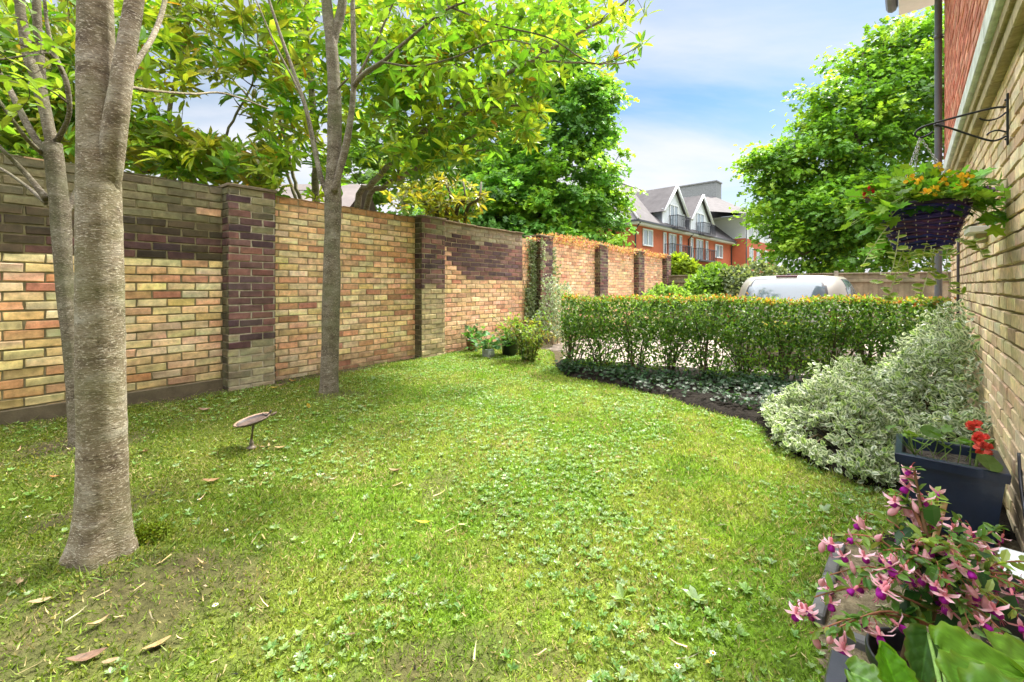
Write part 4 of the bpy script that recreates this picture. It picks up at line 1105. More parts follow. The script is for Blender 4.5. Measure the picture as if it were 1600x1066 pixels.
# ---- turf: blades, moss tufts and broad-leaved weeds
rg = np.random.default_rng(66)
def scatter(n, x0, x1, y0, y1, keep):
    x = x0 + (x1 - x0) * rg.random(n); y = y0 + (y1 - y0) * rg.random(n)
    k = keep(x, y); return x[k], y[k]
def turf_keep(x, y):
    k = in_poly(x, y, LAWN) | ((poly_dist(x, y, LAWN) < .06) & ~in_poly(x, y, STRIP))
    dens = np.clip((1.9 / np.maximum(y, .6)) ** 1.15, .17, 1) * (1 - .93 * soil_mask(x, y)) * (.55 + .6 * fbm(x * 5, y * 5, 15))
    vis = np.abs(x) < 1.25 * y + .5
    return k & vis & (rg.random(len(x)) < dens)
x, y = scatter(1000000, -5.2, 2.6, 1.0, 7.4, turf_keep)
n = len(x)
col = turf_col(x, y) * (1.08 + .34 * rg.normal(size=(n, 1)))
dead = rg.random(n) < .10 + .16 * smooth(.5, .7, fbm(x * 4, y * 4, 25)); col[dead] = np.array([.46, .38, .18]) * (1 + .2 * rg.normal(size=(dead.sum(), 1)))
B = np.stack([x, y, rough(x, y) - .003], 1)
lean = rg.normal(size=(n, 3)) * [1, 1, 0]; D = unit(lean * .75 + [0, 0, .75])
Nn = rg.normal(size=(n, 3)) + [0, 0, .6]
Ls = (.018 + .024 * rg.random(n) ** 2) * (.8 + .5 * fbm(x * 6, y * 6, 35)) * (1 - .3 * shade_zone(x, y))
mb = MB(); mb.leaves(BLADE, B, D, Nn, Ls, (.0028 + .0011 * y) * (.7 + .7 * rg.random(n)), np.clip(col, .01, .8)); tag(mb.build('turf_grass', M['grass']), kind='stuff')
# longer wispy blades
x, y = scatter(9000, -5.2, 2.6, 1.0, 7.4, lambda x, y: in_poly(x, y, LAWN) & (rg.random(len(x)) < .25 + .8 * smooth(.55, .7, fbm(x * 3, y * 3, 95))))
n = len(x); B = np.stack([x, y, rough(x, y)], 1); D = unit(rg.normal(size=(n, 3)) * [1, 1, .2] + [0, 0, .8])
mb = MB(); mb.leaves(BLADE, B, D, rg.normal(size=(n, 3)) + [0, 0, .5], .045 + .05 * rg.random(n), .003, cjit((.22, .27, .06), n, .25, .1, rg))
for (cx, cy, r0, k) in ((-1.63, 1.76, .15, 420), (-1.77, 4.22, .11, 220), (-2.8, 2.82, .09, 160)):     # tufts left uncut round the trunks
    a = rg.random(k) * 6.28; rr = r0 + .10 * rg.random(k) ** 1.5; xx, yy = cx + rr * np.cos(a), cy + rr * np.sin(a)
    mb.leaves(BLADE, np.stack([xx, yy, rough(xx, yy) - .004], 1), unit(np.stack([np.cos(a), np.sin(a), np.zeros(k)], 1) * .4 + rg.normal(size=(k, 3)) * .5 + [0, 0, .7]), rg.normal(size=(k, 3)) + [0, 0, .4], .025 + .05 * rg.random(k), .004, cjit((.17, .24, .05), k, .35, .12, rg))
tag(mb.build('long_grass', M['grass']), kind='stuff')
# weed rosettes (plantain, daisy, clover) in drifts
def weed_keep(x, y):
    w = smooth(.36, .72, fbm(x * 1.9, y * 1.9, 103, 5)) * .8 * (1 - .8 * shade_zone(x, y)) + .05
    return in_poly(x, y, LAWN) & (rg.random(len(x)) < w) & (soil_mask(x, y) < .5)
x, y = scatter(38000, -4.4, 2.4, 1.0, 7.2, weed_keep)
mb = MB(); V = []
nl = 6; n = len(x) * nl
bx = np.repeat(np.stack([x, y, rough(x, y) + .008], 1), nl, 0)
th = np.tile(np.arange(nl) * 6.28 / nl, len(x)) + np.repeat(rg.random(len(x)) * 6.28, nl) + rg.normal(size=n) * .3
el = .35 + .4 * rg.random(n)
D = np.stack([np.cos(th) * np.cos(el), np.sin(th) * np.cos(el), np.sin(el)], 1)
sz = np.repeat(.012 + .014 * rg.random(len(x)) ** 1.5, nl) * (.7 + .5 * rg.random(n))
big = np.repeat(rg.random(len(x)) < .012, nl); sz = np.where(big, sz * 1.9, sz)
wc = np.repeat(np.array([(.22, .38, .10), (.30, .44, .15), (.16, .32, .08), (.28, .40, .19)])[rg.integers(4, size=len(x))], nl, 0) * (1 + .15 * rg.normal(size=(n, 1)))  # pale greens, the sheen of the leaves put into their colour
mb.leaves(LEAF, bx, D, rg.normal(size=(n, 3)) * .3 + [0, 0, 1], sz, sz * .52, np.clip(wc, .01, .8))
# single clover-like leaflets between the rosettes
x, y = scatter(52000, -4.4, 2.4, 1.0, 7.2, lambda x, y: weed_keep(x, y) & (rg.random(len(x)) < .45 + .8 * (vnoise(x * 5, y * 5, 61) > .55)))
n = len(x); Ls = .008 + .010 * rg.random(n)
mb.leaves(DIAM, np.stack([x, y, rough(x, y) + .006 + .014 * rg.random(n)], 1), unit(rg.normal(size=(n, 3)) * [1, 1, .45]), rg.normal(size=(n, 3)) * .45 + [0, 0, 1], Ls, Ls * (.6 + .5 * rg.random(n)), cjit((.24, .40, .11), n, .3, .1, rg))
tag(mb.build('lawn_weeds', M['leaf_gloss']), kind='stuff')
# daisies
x, y = scatter(260, -2.4, 2.2, 1.1, 6.6, weed_keep); mb = MB()
for a, b in zip(x, y):
    c = np.array([a, b, float(rough(a, b)) + .03]); k = 9; th = np.arange(k) / k * 6.28
    mb.leaves(DIAM, np.tile(c, (k, 1)), np.stack([np.cos(th), np.sin(th), np.full(k, .25)], 1), np.tile([0, 0, 1.0], (k, 1)), .011, .006, (.75, .74, .7))
    mb.lathe(c, [(.0045, .001), (.003, .004), (.0003, .005)], 8, (.6, .42, .03))
tag(mb.build('daisies', M['petal']), kind='stuff')
# twigs, straw and bits of litter lying about
x, y = scatter(2600, -5, 2.4, 1.0, 7.2, lambda x, y: (in_poly(x, y, LAWN) | in_poly(x, y, STRIP)) & (rg.random(len(x)) < .12 + .8 * soil_mask(x, y) + .8 * in_poly(x, y, STRIP)))
n = len(x); B = np.stack([x, y, rough(x, y) + .012 + .012 * rg.random(n)], 1)
mb = MB(); mb.leaves(BLADE, B, unit(rg.normal(size=(n, 3)) * [1, 1, .08]), rg.normal(size=(n, 3)) * .2 + [0, 0, 1], .03 + .06 * rg.random(n) ** 2, .0035 + .004 * rg.random(n), cjit((.33, .25, .14), n, .35, .1, rg)); tag(mb.build('leaf_litter', M['dry']), kind='stuff')
# moss clumps near the trunks
x, y = scatter(60000, -4.6, 0, 1.0, 5.4, lambda x, y: in_poly(x, y, LAWN) & (rg.random(len(x)) < .75 * shade_zone(x, y) * (1 - .45 * soil_mask(x, y)) * smooth(.35, .65, fbm(x * 6, y * 6, 45))))
n = len(x); B = np.stack([x, y, rough(x, y) + .003], 1); D = unit(rg.normal(size=(n, 3)) * [1, 1, .3] + [0, 0, .6])
mb = MB(); mb.leaves(DIAM, B, D, rg.normal(size=(n, 3)) * .5 + [0, 0, 1], .011 + .008 * rg.random(n), .007 + .002 * y, cjit((.17, .20, .02), n, .25, .08, rg))
c0 = G(234, 846, .05); k = 2600; v = rdir(k, .6, rg); v[:, 2] = np.abs(v[:, 2]); B = np.array([c0[0], c0[1], float(ground(c0[0], c0[1])) - .01]) + v * np.array([.075, .06, .05]) * (.8 + .35 * rg.random((k, 1)))
mb.leaves(DIAM, B, unit(v + rg.normal(size=(k, 3)) * .7), v + rg.normal(size=(k, 3)) * .4, .012, .008, cjit((.16, .22, .015), k, .3, .1, rg))
tag(mb.build('moss', M['grass']), kind='stuff')
# ================================================================ POTS, FLOWERS, BASKET, BIRD BATH
ro = np.random.default_rng(77)
def soil_disc(mb, c, r, col=(.05, .035, .025), n=20):
    mb.lathe(c, [(r, 0), (r * .6, .008), (.001, .012)], n, col, rfun=lambda th, i: 1 + .03 * np.sin(th * 5))
def stems_to(mb, base, tops, r0=.004, r1=.0018, col=(.16, .24, .06), sag=.03):
    out = []
    for t in tops:
        b = np.array(base) + np.array([ro.normal() * .02, ro.normal() * .02, 0])
        pts = spline([b, (b + t) / 2 + [ro.normal() * .02, ro.normal() * .02, sag], t], 8)
        mb.tube(pts, np.linspace(r0, r1, 8), 6, col); out.append(pts)
    return out
def square_planter(name, label, cen, half, h, taper, col, rim=.022):
    """tapered square planter turned with the house wall; cen is its ground point"""
    t = thing(name, label, 'planter', cen)
    u3, n3 = np.array([*HU, 0]), np.array([*HN, 0]); c = np.array(cen, float)
    def ring(hf, z): return [c + u3 * a * hf + n3 * b * hf + [0, 0, z] for a, b in ((-1, -1), (1, -1), (1, 1), (-1, 1))]
    prof = [(half * taper, 0), (half * taper + .003, .004), (half - .012, h - .045), (half, h - .043), (half + .003, h - .004), (half, h), (half - rim, h), (half - rim - .003, h - .004), (half - rim - .012, h - .07)]
    mb = MB(); V = []
    for hf, z in prof: V += ring(hf, z)
    fs = [(i * 4 + j, i * 4 + (j + 1) % 4, (i + 1) * 4 + (j + 1) % 4, (i + 1) * 4 + j) for i in range(len(prof) - 1) for j in range(4)] + [(0, 1, 2, 3)]
    mb.add(V, fs, col); mb.build('shell', M['glaze'], t)
    mb = MB(); hs = half - rim - .012; k = 9
    g = np.linspace(-hs, hs, k); V = [c + u3 * a + n3 * b + [0, 0, h - .062 + .02 * ro.random()] for a in g for b in g]
    mb.add(V, [(i * k + j, (i + 1) * k + j, (i + 1) * k + j + 1, i * k + j + 1) for i in range(k - 1) for j in range(k - 1)], (.10, .085, .07)); mb.build('soil', M['soil'], t)
    return t
# --- blue square planter with coral geraniums
bp = np.array([2.088, 2.09, -.01]); bh = .365
square_planter('square_planter', 'dark blue square planter with worn rim standing against the house wall', bp, .182, bh, .74, (.008, .018, .045))
ge = thing('geranium', 'young geranium with three coral red flower heads in the blue planter', 'plant', bp + [0, 0, bh - .05])
mb = MB(); lb = MB(); root = bp + [0, 0, bh - .05]
u3, n3 = np.array([*HU, 0]), np.array([*HN, 0])
heads = [root + u3 * .07 - n3 * .10 + [0, 0, .175], root - u3 * .02 - n3 * .11 + [0, 0, .14], root - u3 * .085 - n3 * .115 + [0, 0, .115]]
for hd in heads: stems_to(mb, root - n3 * .1, [hd], .003, .0022)
for k in range(11):
    b = root + u3 * ro.uniform(-.13, .12) - n3 * ro.uniform(-.06, .13); t = b + [ro.normal() * .03, ro.normal() * .03, .05 + .07 * ro.random()]
    mb.tube(spline([b, (b + t) / 2 + [.01, 0, .01], t], 5), .002, 5, (.2, .3, .08))
    L = .05 + .03 * ro.random(); lb.leaves(ROUND, t[None], rdir(1, .1, ro) * [1, 1, .4], np.array([[ro.normal() * .3, ro.normal() * .3, 1]]), L, L, cjit((.10, .2, .04), 1, .2, .1, ro))
b = root + u3 * .02 + n3 * .115
for k in range(7):
    t = b + [ro.normal() * .05, ro.normal() * .04, .08 + .07 * ro.random()]; mb.tube(spline([b, (b + t) / 2, t], 5), .002, 5, (.2, .3, .08))
    lb.leaves(LOBED, t[None], rdir(1, .2, ro) * [1, 1, .5], np.array([[ro.normal() * .3, ro.normal() * .3, 1]]), .055, .055, cjit((.2, .34, .05), 1, .2, .1, ro))
for k in range(5):
    t = b + [-.07 + .02 * k, .02 * ro.normal(), .03 + .1 * ro.random()]; lb.leaves(BLADE, (b + [ro.normal() * .02, 0, 0])[None], (t - b)[None], np.array([[0., -1, .5]]), .13, .006, (.1, .2, .05))
mb.build('stem', M['stem'], ge); lb.build('foliage', M['leaf'], ge)
for hd in heads:
    mb = MB(); n = 34; d = rdir(n, .5, ro); B = hd + d * .012
    mb.leaves(ROUND, B, unit(d + rdir(n, .2, ro) * .8), d, .024, .02, cjit((.72, .10, .07), n, .18, .06, ro)); mb.build('flower', M['petal'], ge)
# --- round black pot with the fuchsia
fp = np.array([1.04, 1.10, 0.0])
def round_pot(name, label, c, r, h, col, mat='plastic', rb=.72, lip=.022, n=36, soil=True, cat='pot'):
    t = thing(name, label, cat, c)
    mb = MB(); mb.lathe(c, [(.001, .002), (r * rb, 0), (r * rb + .004, .006), (r * .95, h - lip - .004), (r * 1.0, h - lip), (r * 1.01, h - .004), (r * .995, h), (r * .95, h), (r * .93, h - .006), (r * .91, h - .06)], n, col); mb.build('shell', M[mat], t)
    if soil:
        mb = MB(); soil_disc(mb, np.array(c) + [0, 0, h - .055], r * .915); mb.build('soil', M['soil'], t)
    return t
round_pot('round_pot', 'round black plastic pot with thick rolled rim holding the fuchsia', fp, .114, .20, (.02, .022, .028), lip=.03)
fu = thing('fuchsia', 'bushy fuchsia covered in drooping pink and purple flowers in the round black pot', 'plant', fp + [0, 0, .15])
mb = MB(); lb = MB(); fbase = fp + [.02, -.01, .14]
# leader with side shoots
def PX(px, py, d): return P(px, py, d)
leader = spline([fbase, PX(1462, 950, 1.10), PX(1455, 870, 1.12), PX(1440, 800, 1.14), PX(1428, 730, 1.15)], 22)
mb.tube(leader, np.linspace(.008, .0025, 22), 8, (.17, .10, .05))
shoots = [leader]
ends = [(1290, 900, 1.2), (1250, 940, 1.15), (1265, 990, 1.08), (1300, 835, 1.25), (1350, 800, 1.22), (1395, 765, 1.2), (1380, 860, 1.02), (1300, 985, 1.05), (1345, 905, 1.1), (1420, 820, 1.2), (1460, 770, 1.22),
        (1500, 810, 1.25), (1530, 840, 1.2), (1560, 870, 1.2), (1590, 900, 1.15), (1540, 930, 1.0), (1590, 955, 1.0), (1500, 880, 1.0), (1520, 985, .95), (1580, 1000, .95), (1470, 905, .98), (1400, 900, .98), (1560, 825, 1.3), (1620, 930, 1.1), (1640, 880, 1.2), (1410, 780, 1.18), (1480, 840, 1.08), (1430, 850, 1.05)]
for e in ends:
    t = PX(*e); k = int(np.clip(3 + (t[2] - .22) / .5 * 15 * ro.uniform(.4, .9), 2, 18)); a = leader[k]
    pts = spline([a, a * .5 + t * .5 + [0, 0, .035 + .02 * ro.random()], t], 12); mb.tube(pts, np.linspace(.0035, .0013, 12), 6, (.30, .13, .07)); shoots.append(pts)
mb.build('stem', M['stem'], fu)
for pts in shoots:
    k = int(np.linalg.norm(np.diff(pts, axis=0), axis=1).sum() / .0092); u = (.12 + .88 * ro.random(k)) * (len(pts) - 1.01); i = u.astype(int); f = (u - i)[:, None]
    B = pts[i] * (1 - f) + pts[i + 1] * f; T = unit(pts[i + 1] - pts[i])
    D = unit(T * .5 + ro.normal(size=(k, 3)) * [.9, .9, .5]); Nn = ro.normal(size=(k, 3)) * .35 + [0, 0, 1]
    L = (.020 + .022 * ro.random(k)) * np.where(u > (len(pts) - 1) * .75, .8, 1.1)
    lb.leaves(LEAF, B, D, Nn, L, L * .48, cjit([(.19, .32, .07), (.28, .40, .09), (.12, .24, .05)][ro.integers(3)], k, .2, .08, ro))
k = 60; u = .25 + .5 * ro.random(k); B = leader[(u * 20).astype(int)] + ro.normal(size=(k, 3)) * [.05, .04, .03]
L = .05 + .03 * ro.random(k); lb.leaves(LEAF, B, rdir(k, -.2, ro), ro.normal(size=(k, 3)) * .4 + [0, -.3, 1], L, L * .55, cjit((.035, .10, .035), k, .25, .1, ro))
lb.build('foliage', M['leaf'], fu)
def fuchsia_flower():
    mb = MB(); z = np.array([0, 0, 0.0])
    mb.tube(spline([(0, 0, .0), (.004, 0, -.004), (.006, 0, -.016)], 6), [.0009] * 6, 5, (.45, .1, .08))
    mb.lathe((.006, 0, -.016), [(.001, .0), (.0036, -.003), (.0042, -.007), (.003, -.015), (.0042, -.019)], 10, (.80, .30, .36))
    for k in range(4):
        a = k * PI / 2 + .3; d = np.array([math.cos(a), math.sin(a), 0])
        base = np.array([.006, 0, -.034]) + d * .003
        B = base[None]; D = (d * .95 + np.array([0, 0, .12]))[None]; Nn = (np.array([0, 0, 1.0]) - d * .1)[None]
        T = dict(v=[(0, .35, 0), (0, -.35, 0), (.35, .5, -.02), (.35, 0, .05), (.35, -.5, -.02), (.72, .4, -.02), (.72, 0, .05), (.72, -.4, -.02), (1, 0, .16)], w=[0, 0, .3, .3, .3, .7, .7, .7, 1],
                 f=[[(0, 3, 2), (0, 1, 3), (1, 4, 3), (5, 6, 8), (6, 7, 8)], [(2, 3, 6, 5), (3, 4, 7, 6)]])
        mb.leaves(T, B, D, Nn, .030, .0125, (.84, .36, .44), (.88, .68, .74))
    mb.lathe((.006, 0, -.034), [(.003, .001), (.0065, -.004), (.0088, -.011), (.0085, -.017), (.006, -.019), (.001, -.012)], 12, (.42, .02, .36), rfun=lambda th, i: 1 + .10 * np.sin(th * 4 + i))
    for k in range(4):
        a = k * 1.6; mb.tube(spline([(.006, 0, -.045), (.006 + .002 * math.cos(a), .002 * math.sin(a), -.058), (.006 + .005 * math.cos(a), .005 * math.sin(a), -.068)], 5), .0005, 4, (.7, .2, .35))
    return mb
def fuchsia_bud():
    mb = MB(); mb.tube(spline([(0, 0, 0), (.003, 0, -.004), (.004, 0, -.014)], 5), .0009, 5, (.4, .12, .07))
    mb.lathe((.004, 0, -.013), [(.001, 0), (.0034, -.003), (.0038, -.007), (.0075, -.016), (.0085, -.024), (.006, -.033), (.0008, -.038)], 12, (.84, .46, .52)); return mb
spots = []
for pts in shoots:
    k = ro.integers(4, 6)
    for q in range(k): spots.append(pts[int(np.clip(len(pts) - 1 - q * ro.integers(1, 4), 2, len(pts) - 1))] + ro.normal(size=3) * .008)
for q in ((1402, 770), (1420, 775), (1430, 760), (1460, 790), (1380, 830), (1340, 850), (1300, 830), (1310, 850), (1330, 870), (1290, 905), (1250, 935), (1265, 945)): spots.append(P(*q, 1.16))
ro.shuffle(spots); spots = spots[:140]
protos = {}
for i, sp in enumerate(spots):
    kind = 'flower' if i % 10 < 7 else 'bud'
    if kind not in protos:
        o = (fuchsia_flower() if kind == 'flower' else fuchsia_bud()).build(kind, M['petal'], None); protos[kind] = o; o.parent = fu
    else: o = protos[kind].copy(); COL.objects.link(o); o.parent = fu
    o.location = np.array(sp) - WLOC[fu.name]; s = ro.uniform(.75, 1.08)
    o.scale = (s, s, s); o.rotation_euler = (ro.normal() * .45, ro.normal() * .45, ro.random() * 6.28)
# cane stake
st = thing('cane_stake', 'short bare bamboo cane stake sticking up out of the fuchsia', 'stake', fp + [.02, .05, .18])
mb = MB(); a = fp + [.0, .06, .15]; b = P(1476, 785, 1.19)
mb.tube([a, a * .5 + b * .5, b], .0065, 8, (.40, .27, .13)); mb.tube([a * .35 + b * .65, a * .34 + b * .66], .0078, 8, (.3, .2, .1)); mb.build('cane', M['stem'], st)
# --- dark planter at the bottom edge with big leaves
pc = np.array([.696, .946, 0]); half = .182
c3 = pc - np.array([*HU, 0]) * half - np.array([*HN, 0]) * half
square_planter('square_planter', 'dark square planter at the bottom edge holding the large-leaved plant', c3, half, .36, .8, (.022, .024, .032), .03)
hy = thing('large_leaved_plant', 'plant with big bright green wavy leaves in the nearest dark planter', 'plant', c3 + [0, 0, .3])
def big_leaf(mb, base, d, nrm, L, Wd, col, rng):
    """a broad heart-shaped leaf with folded midrib, veins and a wavy edge"""
    d = unit(np.array(d, float)); nrm = np.array(nrm, float); nrm = unit(nrm - d * (nrm @ d)); x = np.cross(d, nrm)
    nu, nv = 30, 25; V = []; C = []
    ph = rng.random() * 6
    for i in range(nu):
        u = i / (nu - 1)
        w = Wd * .5 * (math.sin(PI * min(1, u ** .62 * .98 + .02)) ** .75 + .02)
        for j in range(nv):
            v = j / (nv - 1) * 2 - 1
            lift = abs(v) * .16 * Wd + .03 * Wd * math.sin(v * 9 + u * 14 + ph) * abs(v) - .30 * L * u * u * .6 + .022 * Wd * abs(math.sin((u - abs(v) * .35) * 14))
            back = -.12 * L * (abs(v) ** 1.5) * (1 - u)
            V.append(base + d * (u * L + back) + x * v * w * (1 + .07 * abs(v) * math.sin(u * 34 + ph) + .05 * abs(v) * math.sin(u * 15 + ph * 2)) + nrm * lift)
            vein = 1.0 if abs(v) < .05 else (.45 if abs(math.sin((u - abs(v) * .35) * 14)) < .16 else 0)
            C.append(np.array(col) * (1 + .55 * vein) * (.72 + .5 * fbm(u * 6 + ph, v * 4 + 9, 3)) * (1 + .05 * rng.normal()) + np.array([.05, .03, 0]) * smooth(.7, 1, abs(v)))
    mb.add(V, [np.array([(i * nv + j, (i + 1) * nv + j, (i + 1) * nv + j + 1, i * nv + j + 1) for i in range(nu - 1) for j in range(nv - 1)])], np.clip(np.array(C), 0, .9), 0, True)
sm = MB(); base = c3 + [0.03, .03, .30]
specs = [((1470, 1018), .86, (1.0, -.35, -.02), .15, .12, (.15, .34, .03)), ((1500, 1085), .74, (1, .05, .0), .15, .13, (.14, .32, .035)), ((1330, 1052), .86, (.55, -.6, .1), .085, .075, (.15, .32, .05)), ((1400, 1075), .78, (.1, .5, .7), .075, .085, (.12, .34, .02)),
         ((1450, 990), .93, (-.3, -.2, -.6), .12, .08, (.06, .15, .03)), ((1565, 1030), .86, (1, .0, -.1), .14, .11, (.17, .36, .04)), ((1420, 1068), .90, (.2, -.4, -.6), .1, .07, (.06, .14, .03)), ((1490, 1075), .80, (1, -.5, .1), .13, .12, (.13, .3, .03)), ((1530, 1105), .72, (1, -.3, .2), .14, .13, (.14, .31, .04))]
for (px, py), d, dr, L, Wd, col in specs:
    t = P(px, py, d); mb = MB()
    big_leaf(mb, t, dr, (-.1, -.25, 1) if dr[2] < .5 else (.1, -.8, .3), L * .88, Wd * .86, col, ro); mb.build('leaf', M['leaf_gloss'], hy)
    sm.tube(spline([base, (base + t) / 2 + [0, 0, .03], t], 8), np.linspace(.006, .003, 8), 7, (.2, .33, .08))
sm.build('stem', M['stem'], hy)
# black pot by the wall at the right edge, edging of the strip, meter box
round_pot('round_pot', 'smaller black pot half hidden behind the fuchsia at the house wall', np.array([1.60, 1.36, -.01]), .125, .19, (.03, .034, .045))
ed = thing('edging_stones', 'grey stone edging at the corner of the strip beside the fuchsia', 'edging', (1.03, 1.46, 0))
def edge_run(a, b, n, w=.04, h=.03):
    a = np.array([*a, .0]); b = np.array([*b, .0]); mb = MB()
    for i in range(n):
        p0 = a + (b - a) * i / n; p1 = a + (b - a) * (i + .99) / n; dd = unit(p1 - p0); sd = np.cross(dd, [0, 0, 1])
        mb = MB(); c = (p0 + p1) / 2; c[2] = float(ground(c[0], c[1])) + .012
        mb.box(c, (p1 - p0) / 2, sd * w / 2, (0, 0, h), np.array([.10, .10, .098]) * (1 + .08 * ro.normal()), bev=.006); mb.build('stone', M['stone'], ed)
edge_run((1.42, 1.885), (1.03, 1.47), 2); edge_run((1.035, 1.425), (1.14, 1.345), 1)
jb = thing('meter_box', 'white plastic box low on the house wall beside the shrubs with a cable', 'box', R(2.45, .05, 0))
mb = MB(); mb.box(R(2.42, .055, .02), np.array([*HU, 0]) * .16, np.array([*HN, 0]) * .05, (0, 0, .10), (.72, .76, .78), bev=.008); mb.build('case', M['paint'], jb)
mb = MB(); mb.box(R(2.42, .106, .03), np.array([*HU, 0]) * .135, np.array([*HN, 0]) * .004, (0, 0, .075), (.76, .8, .82), bev=.003); mb.build('lid', M['paint'], jb)
mb = MB(); mb.tube(spline([R(2.9, .012, .42), R(2.84, .014, .30), R(2.70, .016, .18), R(2.60, .03, .12), R(2.56, .06, .06)], 20), .007, 8, (.03, .03, .035)); mb.build('cable', M['plastic'], jb)

# --- bracket, hanging basket and its flowers
bt = R(3.16, 0, 0); bx = P(1583, 180, 2.09)
s_b = (bx[0] - HO[0]) * HU[0] + (bx[1] - HO[1]) * HU[1]
br = thing('wall_bracket', 'black scrolled iron bracket on the buff brick wall carrying the hanging basket', 'bracket', R(s_b, .012, 1.95))
def Bk(o, z): return R(s_b, o, z)
mb = MB(); mb.box(Bk(.017, 1.955), np.array([*HU, 0]) * .009, np.array([*HN, 0]) * .004, (0, 0, .125), (.02, .02, .022), bev=.002)
for z in (2.05, 1.86): mb.lathe(Bk(.022, z), [(.006, 0), (.005, .004), (.001, .006)], 8, (.03, .03, .03), axis=(*HN, 0))
mb.build('back_plate', M['iron'], br)
mb = MB()
arm = [Bk(.022, 2.015), Bk(.05, 2.022), Bk(.10, 2.02), Bk(.2, 2.01), Bk(.30, 1.995), Bk(.335, 1.98), Bk(.345, 1.955), Bk(.325, 1.938), Bk(.295, 1.944), Bk(.275, 1.958)]
mb.tube(spline(arm, 46), .0052, 8, (.015, .015, .017)); mb.build('arm', M['iron'], br)
mb = MB(); stt = [Bk(.022, 1.875), Bk(.05, 1.862), Bk(.08, 1.868), Bk(.15, 1.915), Bk(.22, 1.965), Bk(.27, 1.992)]
mb.tube(spline(stt, 30), .0048, 8, (.015, .015, .017)); mb.build('strut', M['iron'], br)
mb = MB(); mb.tube(spline([Bk(.022, 1.895), Bk(.05, 1.91), Bk(.075, 1.905), Bk(.085, 1.893)], 14), .0042, 7, (.015, .015, .017)); mb.build('scroll', M['iron'], br); mb = MB()
mb.tube(spline([Bk(.022, 1.99), Bk(.045, 1.97), Bk(.075, 1.965), Bk(.1, 1.975), Bk(.11, 1.985)], 14), .0042, 7, (.015, .015, .017)); mb.build('scroll', M['iron'], br)
hook = Bk(.325, 1.938); bc = np.array([hook[0] + .01, hook[1], 0]); zr, zb = 1.565, 1.345
hbk = thing('hanging_basket', 'dark purple woven hanging basket full of trailing plants under the iron bracket', 'hanging basket', np.array([bc[0], bc[1], zb]))
mb = MB(); nb = 9
for i in range(nb):
    u = (i + .5) / nb; z = zb + (zr - zb) * u; r = .098 + (.172 - .098) * u ** .85; th = np.linspace(0, 2 * PI, 73)
    for q in (0, 1):
        rr = r + .006 * np.sin(th * 11 + PI * (i + q)) ; pts = np.stack([bc[0] + rr * np.cos(th), bc[1] + rr * np.sin(th), z + .006 * np.sin(th * 3 + i) + (q - .5) * .011], 1)
        mb.tube(pts, .0085, 6, np.array([(.035, .025, .15), (.06, .03, .14), (.025, .028, .18), (.09, .035, .10)][ro.integers(4)]), cap=False)
mb.lathe((bc[0], bc[1], zb - .002), [(.001, 0), (.094, 0), (.105, .012)], 40, (.02, .014, .04)); mb.build('wicker_bowl', M['wicker'], hbk)
mb = MB()
for k in range(22):
    a = k / 22 * 2 * PI + .1
    for i in range(nb * 2):
        if (i + k) % 2: continue
        u0, u1 = (i + .1) / (nb * 2), (i + .75) / (nb * 2); pp = []
        for u in (u0, u1): r = .098 + (.172 - .098) * u ** .85 + .0135; pp.append((bc[0] + r * math.cos(a), bc[1] + r * math.sin(a), zb + (zr - zb) * u))
        mb.tube(pp, .0024, 5, (.42, .34, .36))
mb.build('stitching', M['wicker'], hbk)
mb = MB(); th = np.linspace(0, 2 * PI, 60); mb.tube(np.stack([bc[0] + .177 * np.cos(th), bc[1] + .177 * np.sin(th), np.full(60, zr + .006)], 1), .011, 8, (.03, .02, .05), cap=False); mb.build('rim', M['wicker'], hbk)
for a in (3.3, 5.2, 1.2):
    mb = MB(); e = np.array([bc[0] + .168 * math.cos(a), bc[1] + .168 * math.sin(a), zr]); n = 26
    for i in range(n):
        p0 = hook + (e - hook) * i / n; p1 = hook + (e - hook) * (i + 1.25) / n; d = unit(p1 - p0); x = unit(np.cross(d, [1, .3, .2])); y = np.cross(d, x)
        sd = x if i % 2 else y; lk = []
        for q in np.linspace(0, 2 * PI, 9): lk.append((p0 + p1) / 2 + d * math.cos(q) * np.linalg.norm(p1 - p0) * .5 + sd * math.sin(q) * .0055)
        mb.tube(lk, .0016, 5, (.5, .5, .5), cap=False)
    mb.build('chain', M['iron'], hbk)
bf = thing('basket_plants', 'leafy bedding plants with yellow flowers spilling over the purple basket', 'plant', (bc[0], bc[1], zr))
lb = MB(); sm = MB(); n = 760
a = ro.random(n) * 2 * PI; r = .25 * np.sqrt(ro.random(n)); hgt = .015 + .135 * (1 - (r / .27) ** 2) * ro.random(n) ** .7 - .03 * (r / .27) ** 3 * ro.random(n)
B = np.stack([bc[0] + r * np.cos(a), bc[1] + r * np.sin(a), zr + hgt], 1)
D = unit(np.stack([np.cos(a), np.sin(a), np.zeros(n)], 1) * .7 + ro.normal(size=(n, 3)) * .6); Nn = ro.normal(size=(n, 3)) * .4 + [0, 0, 1]
L = .028 + .03 * ro.random(n); lb.leaves(LOBED, B, D, Nn, L, L * .8, cjit((.17, .33, .04), n, .3, .12, ro))
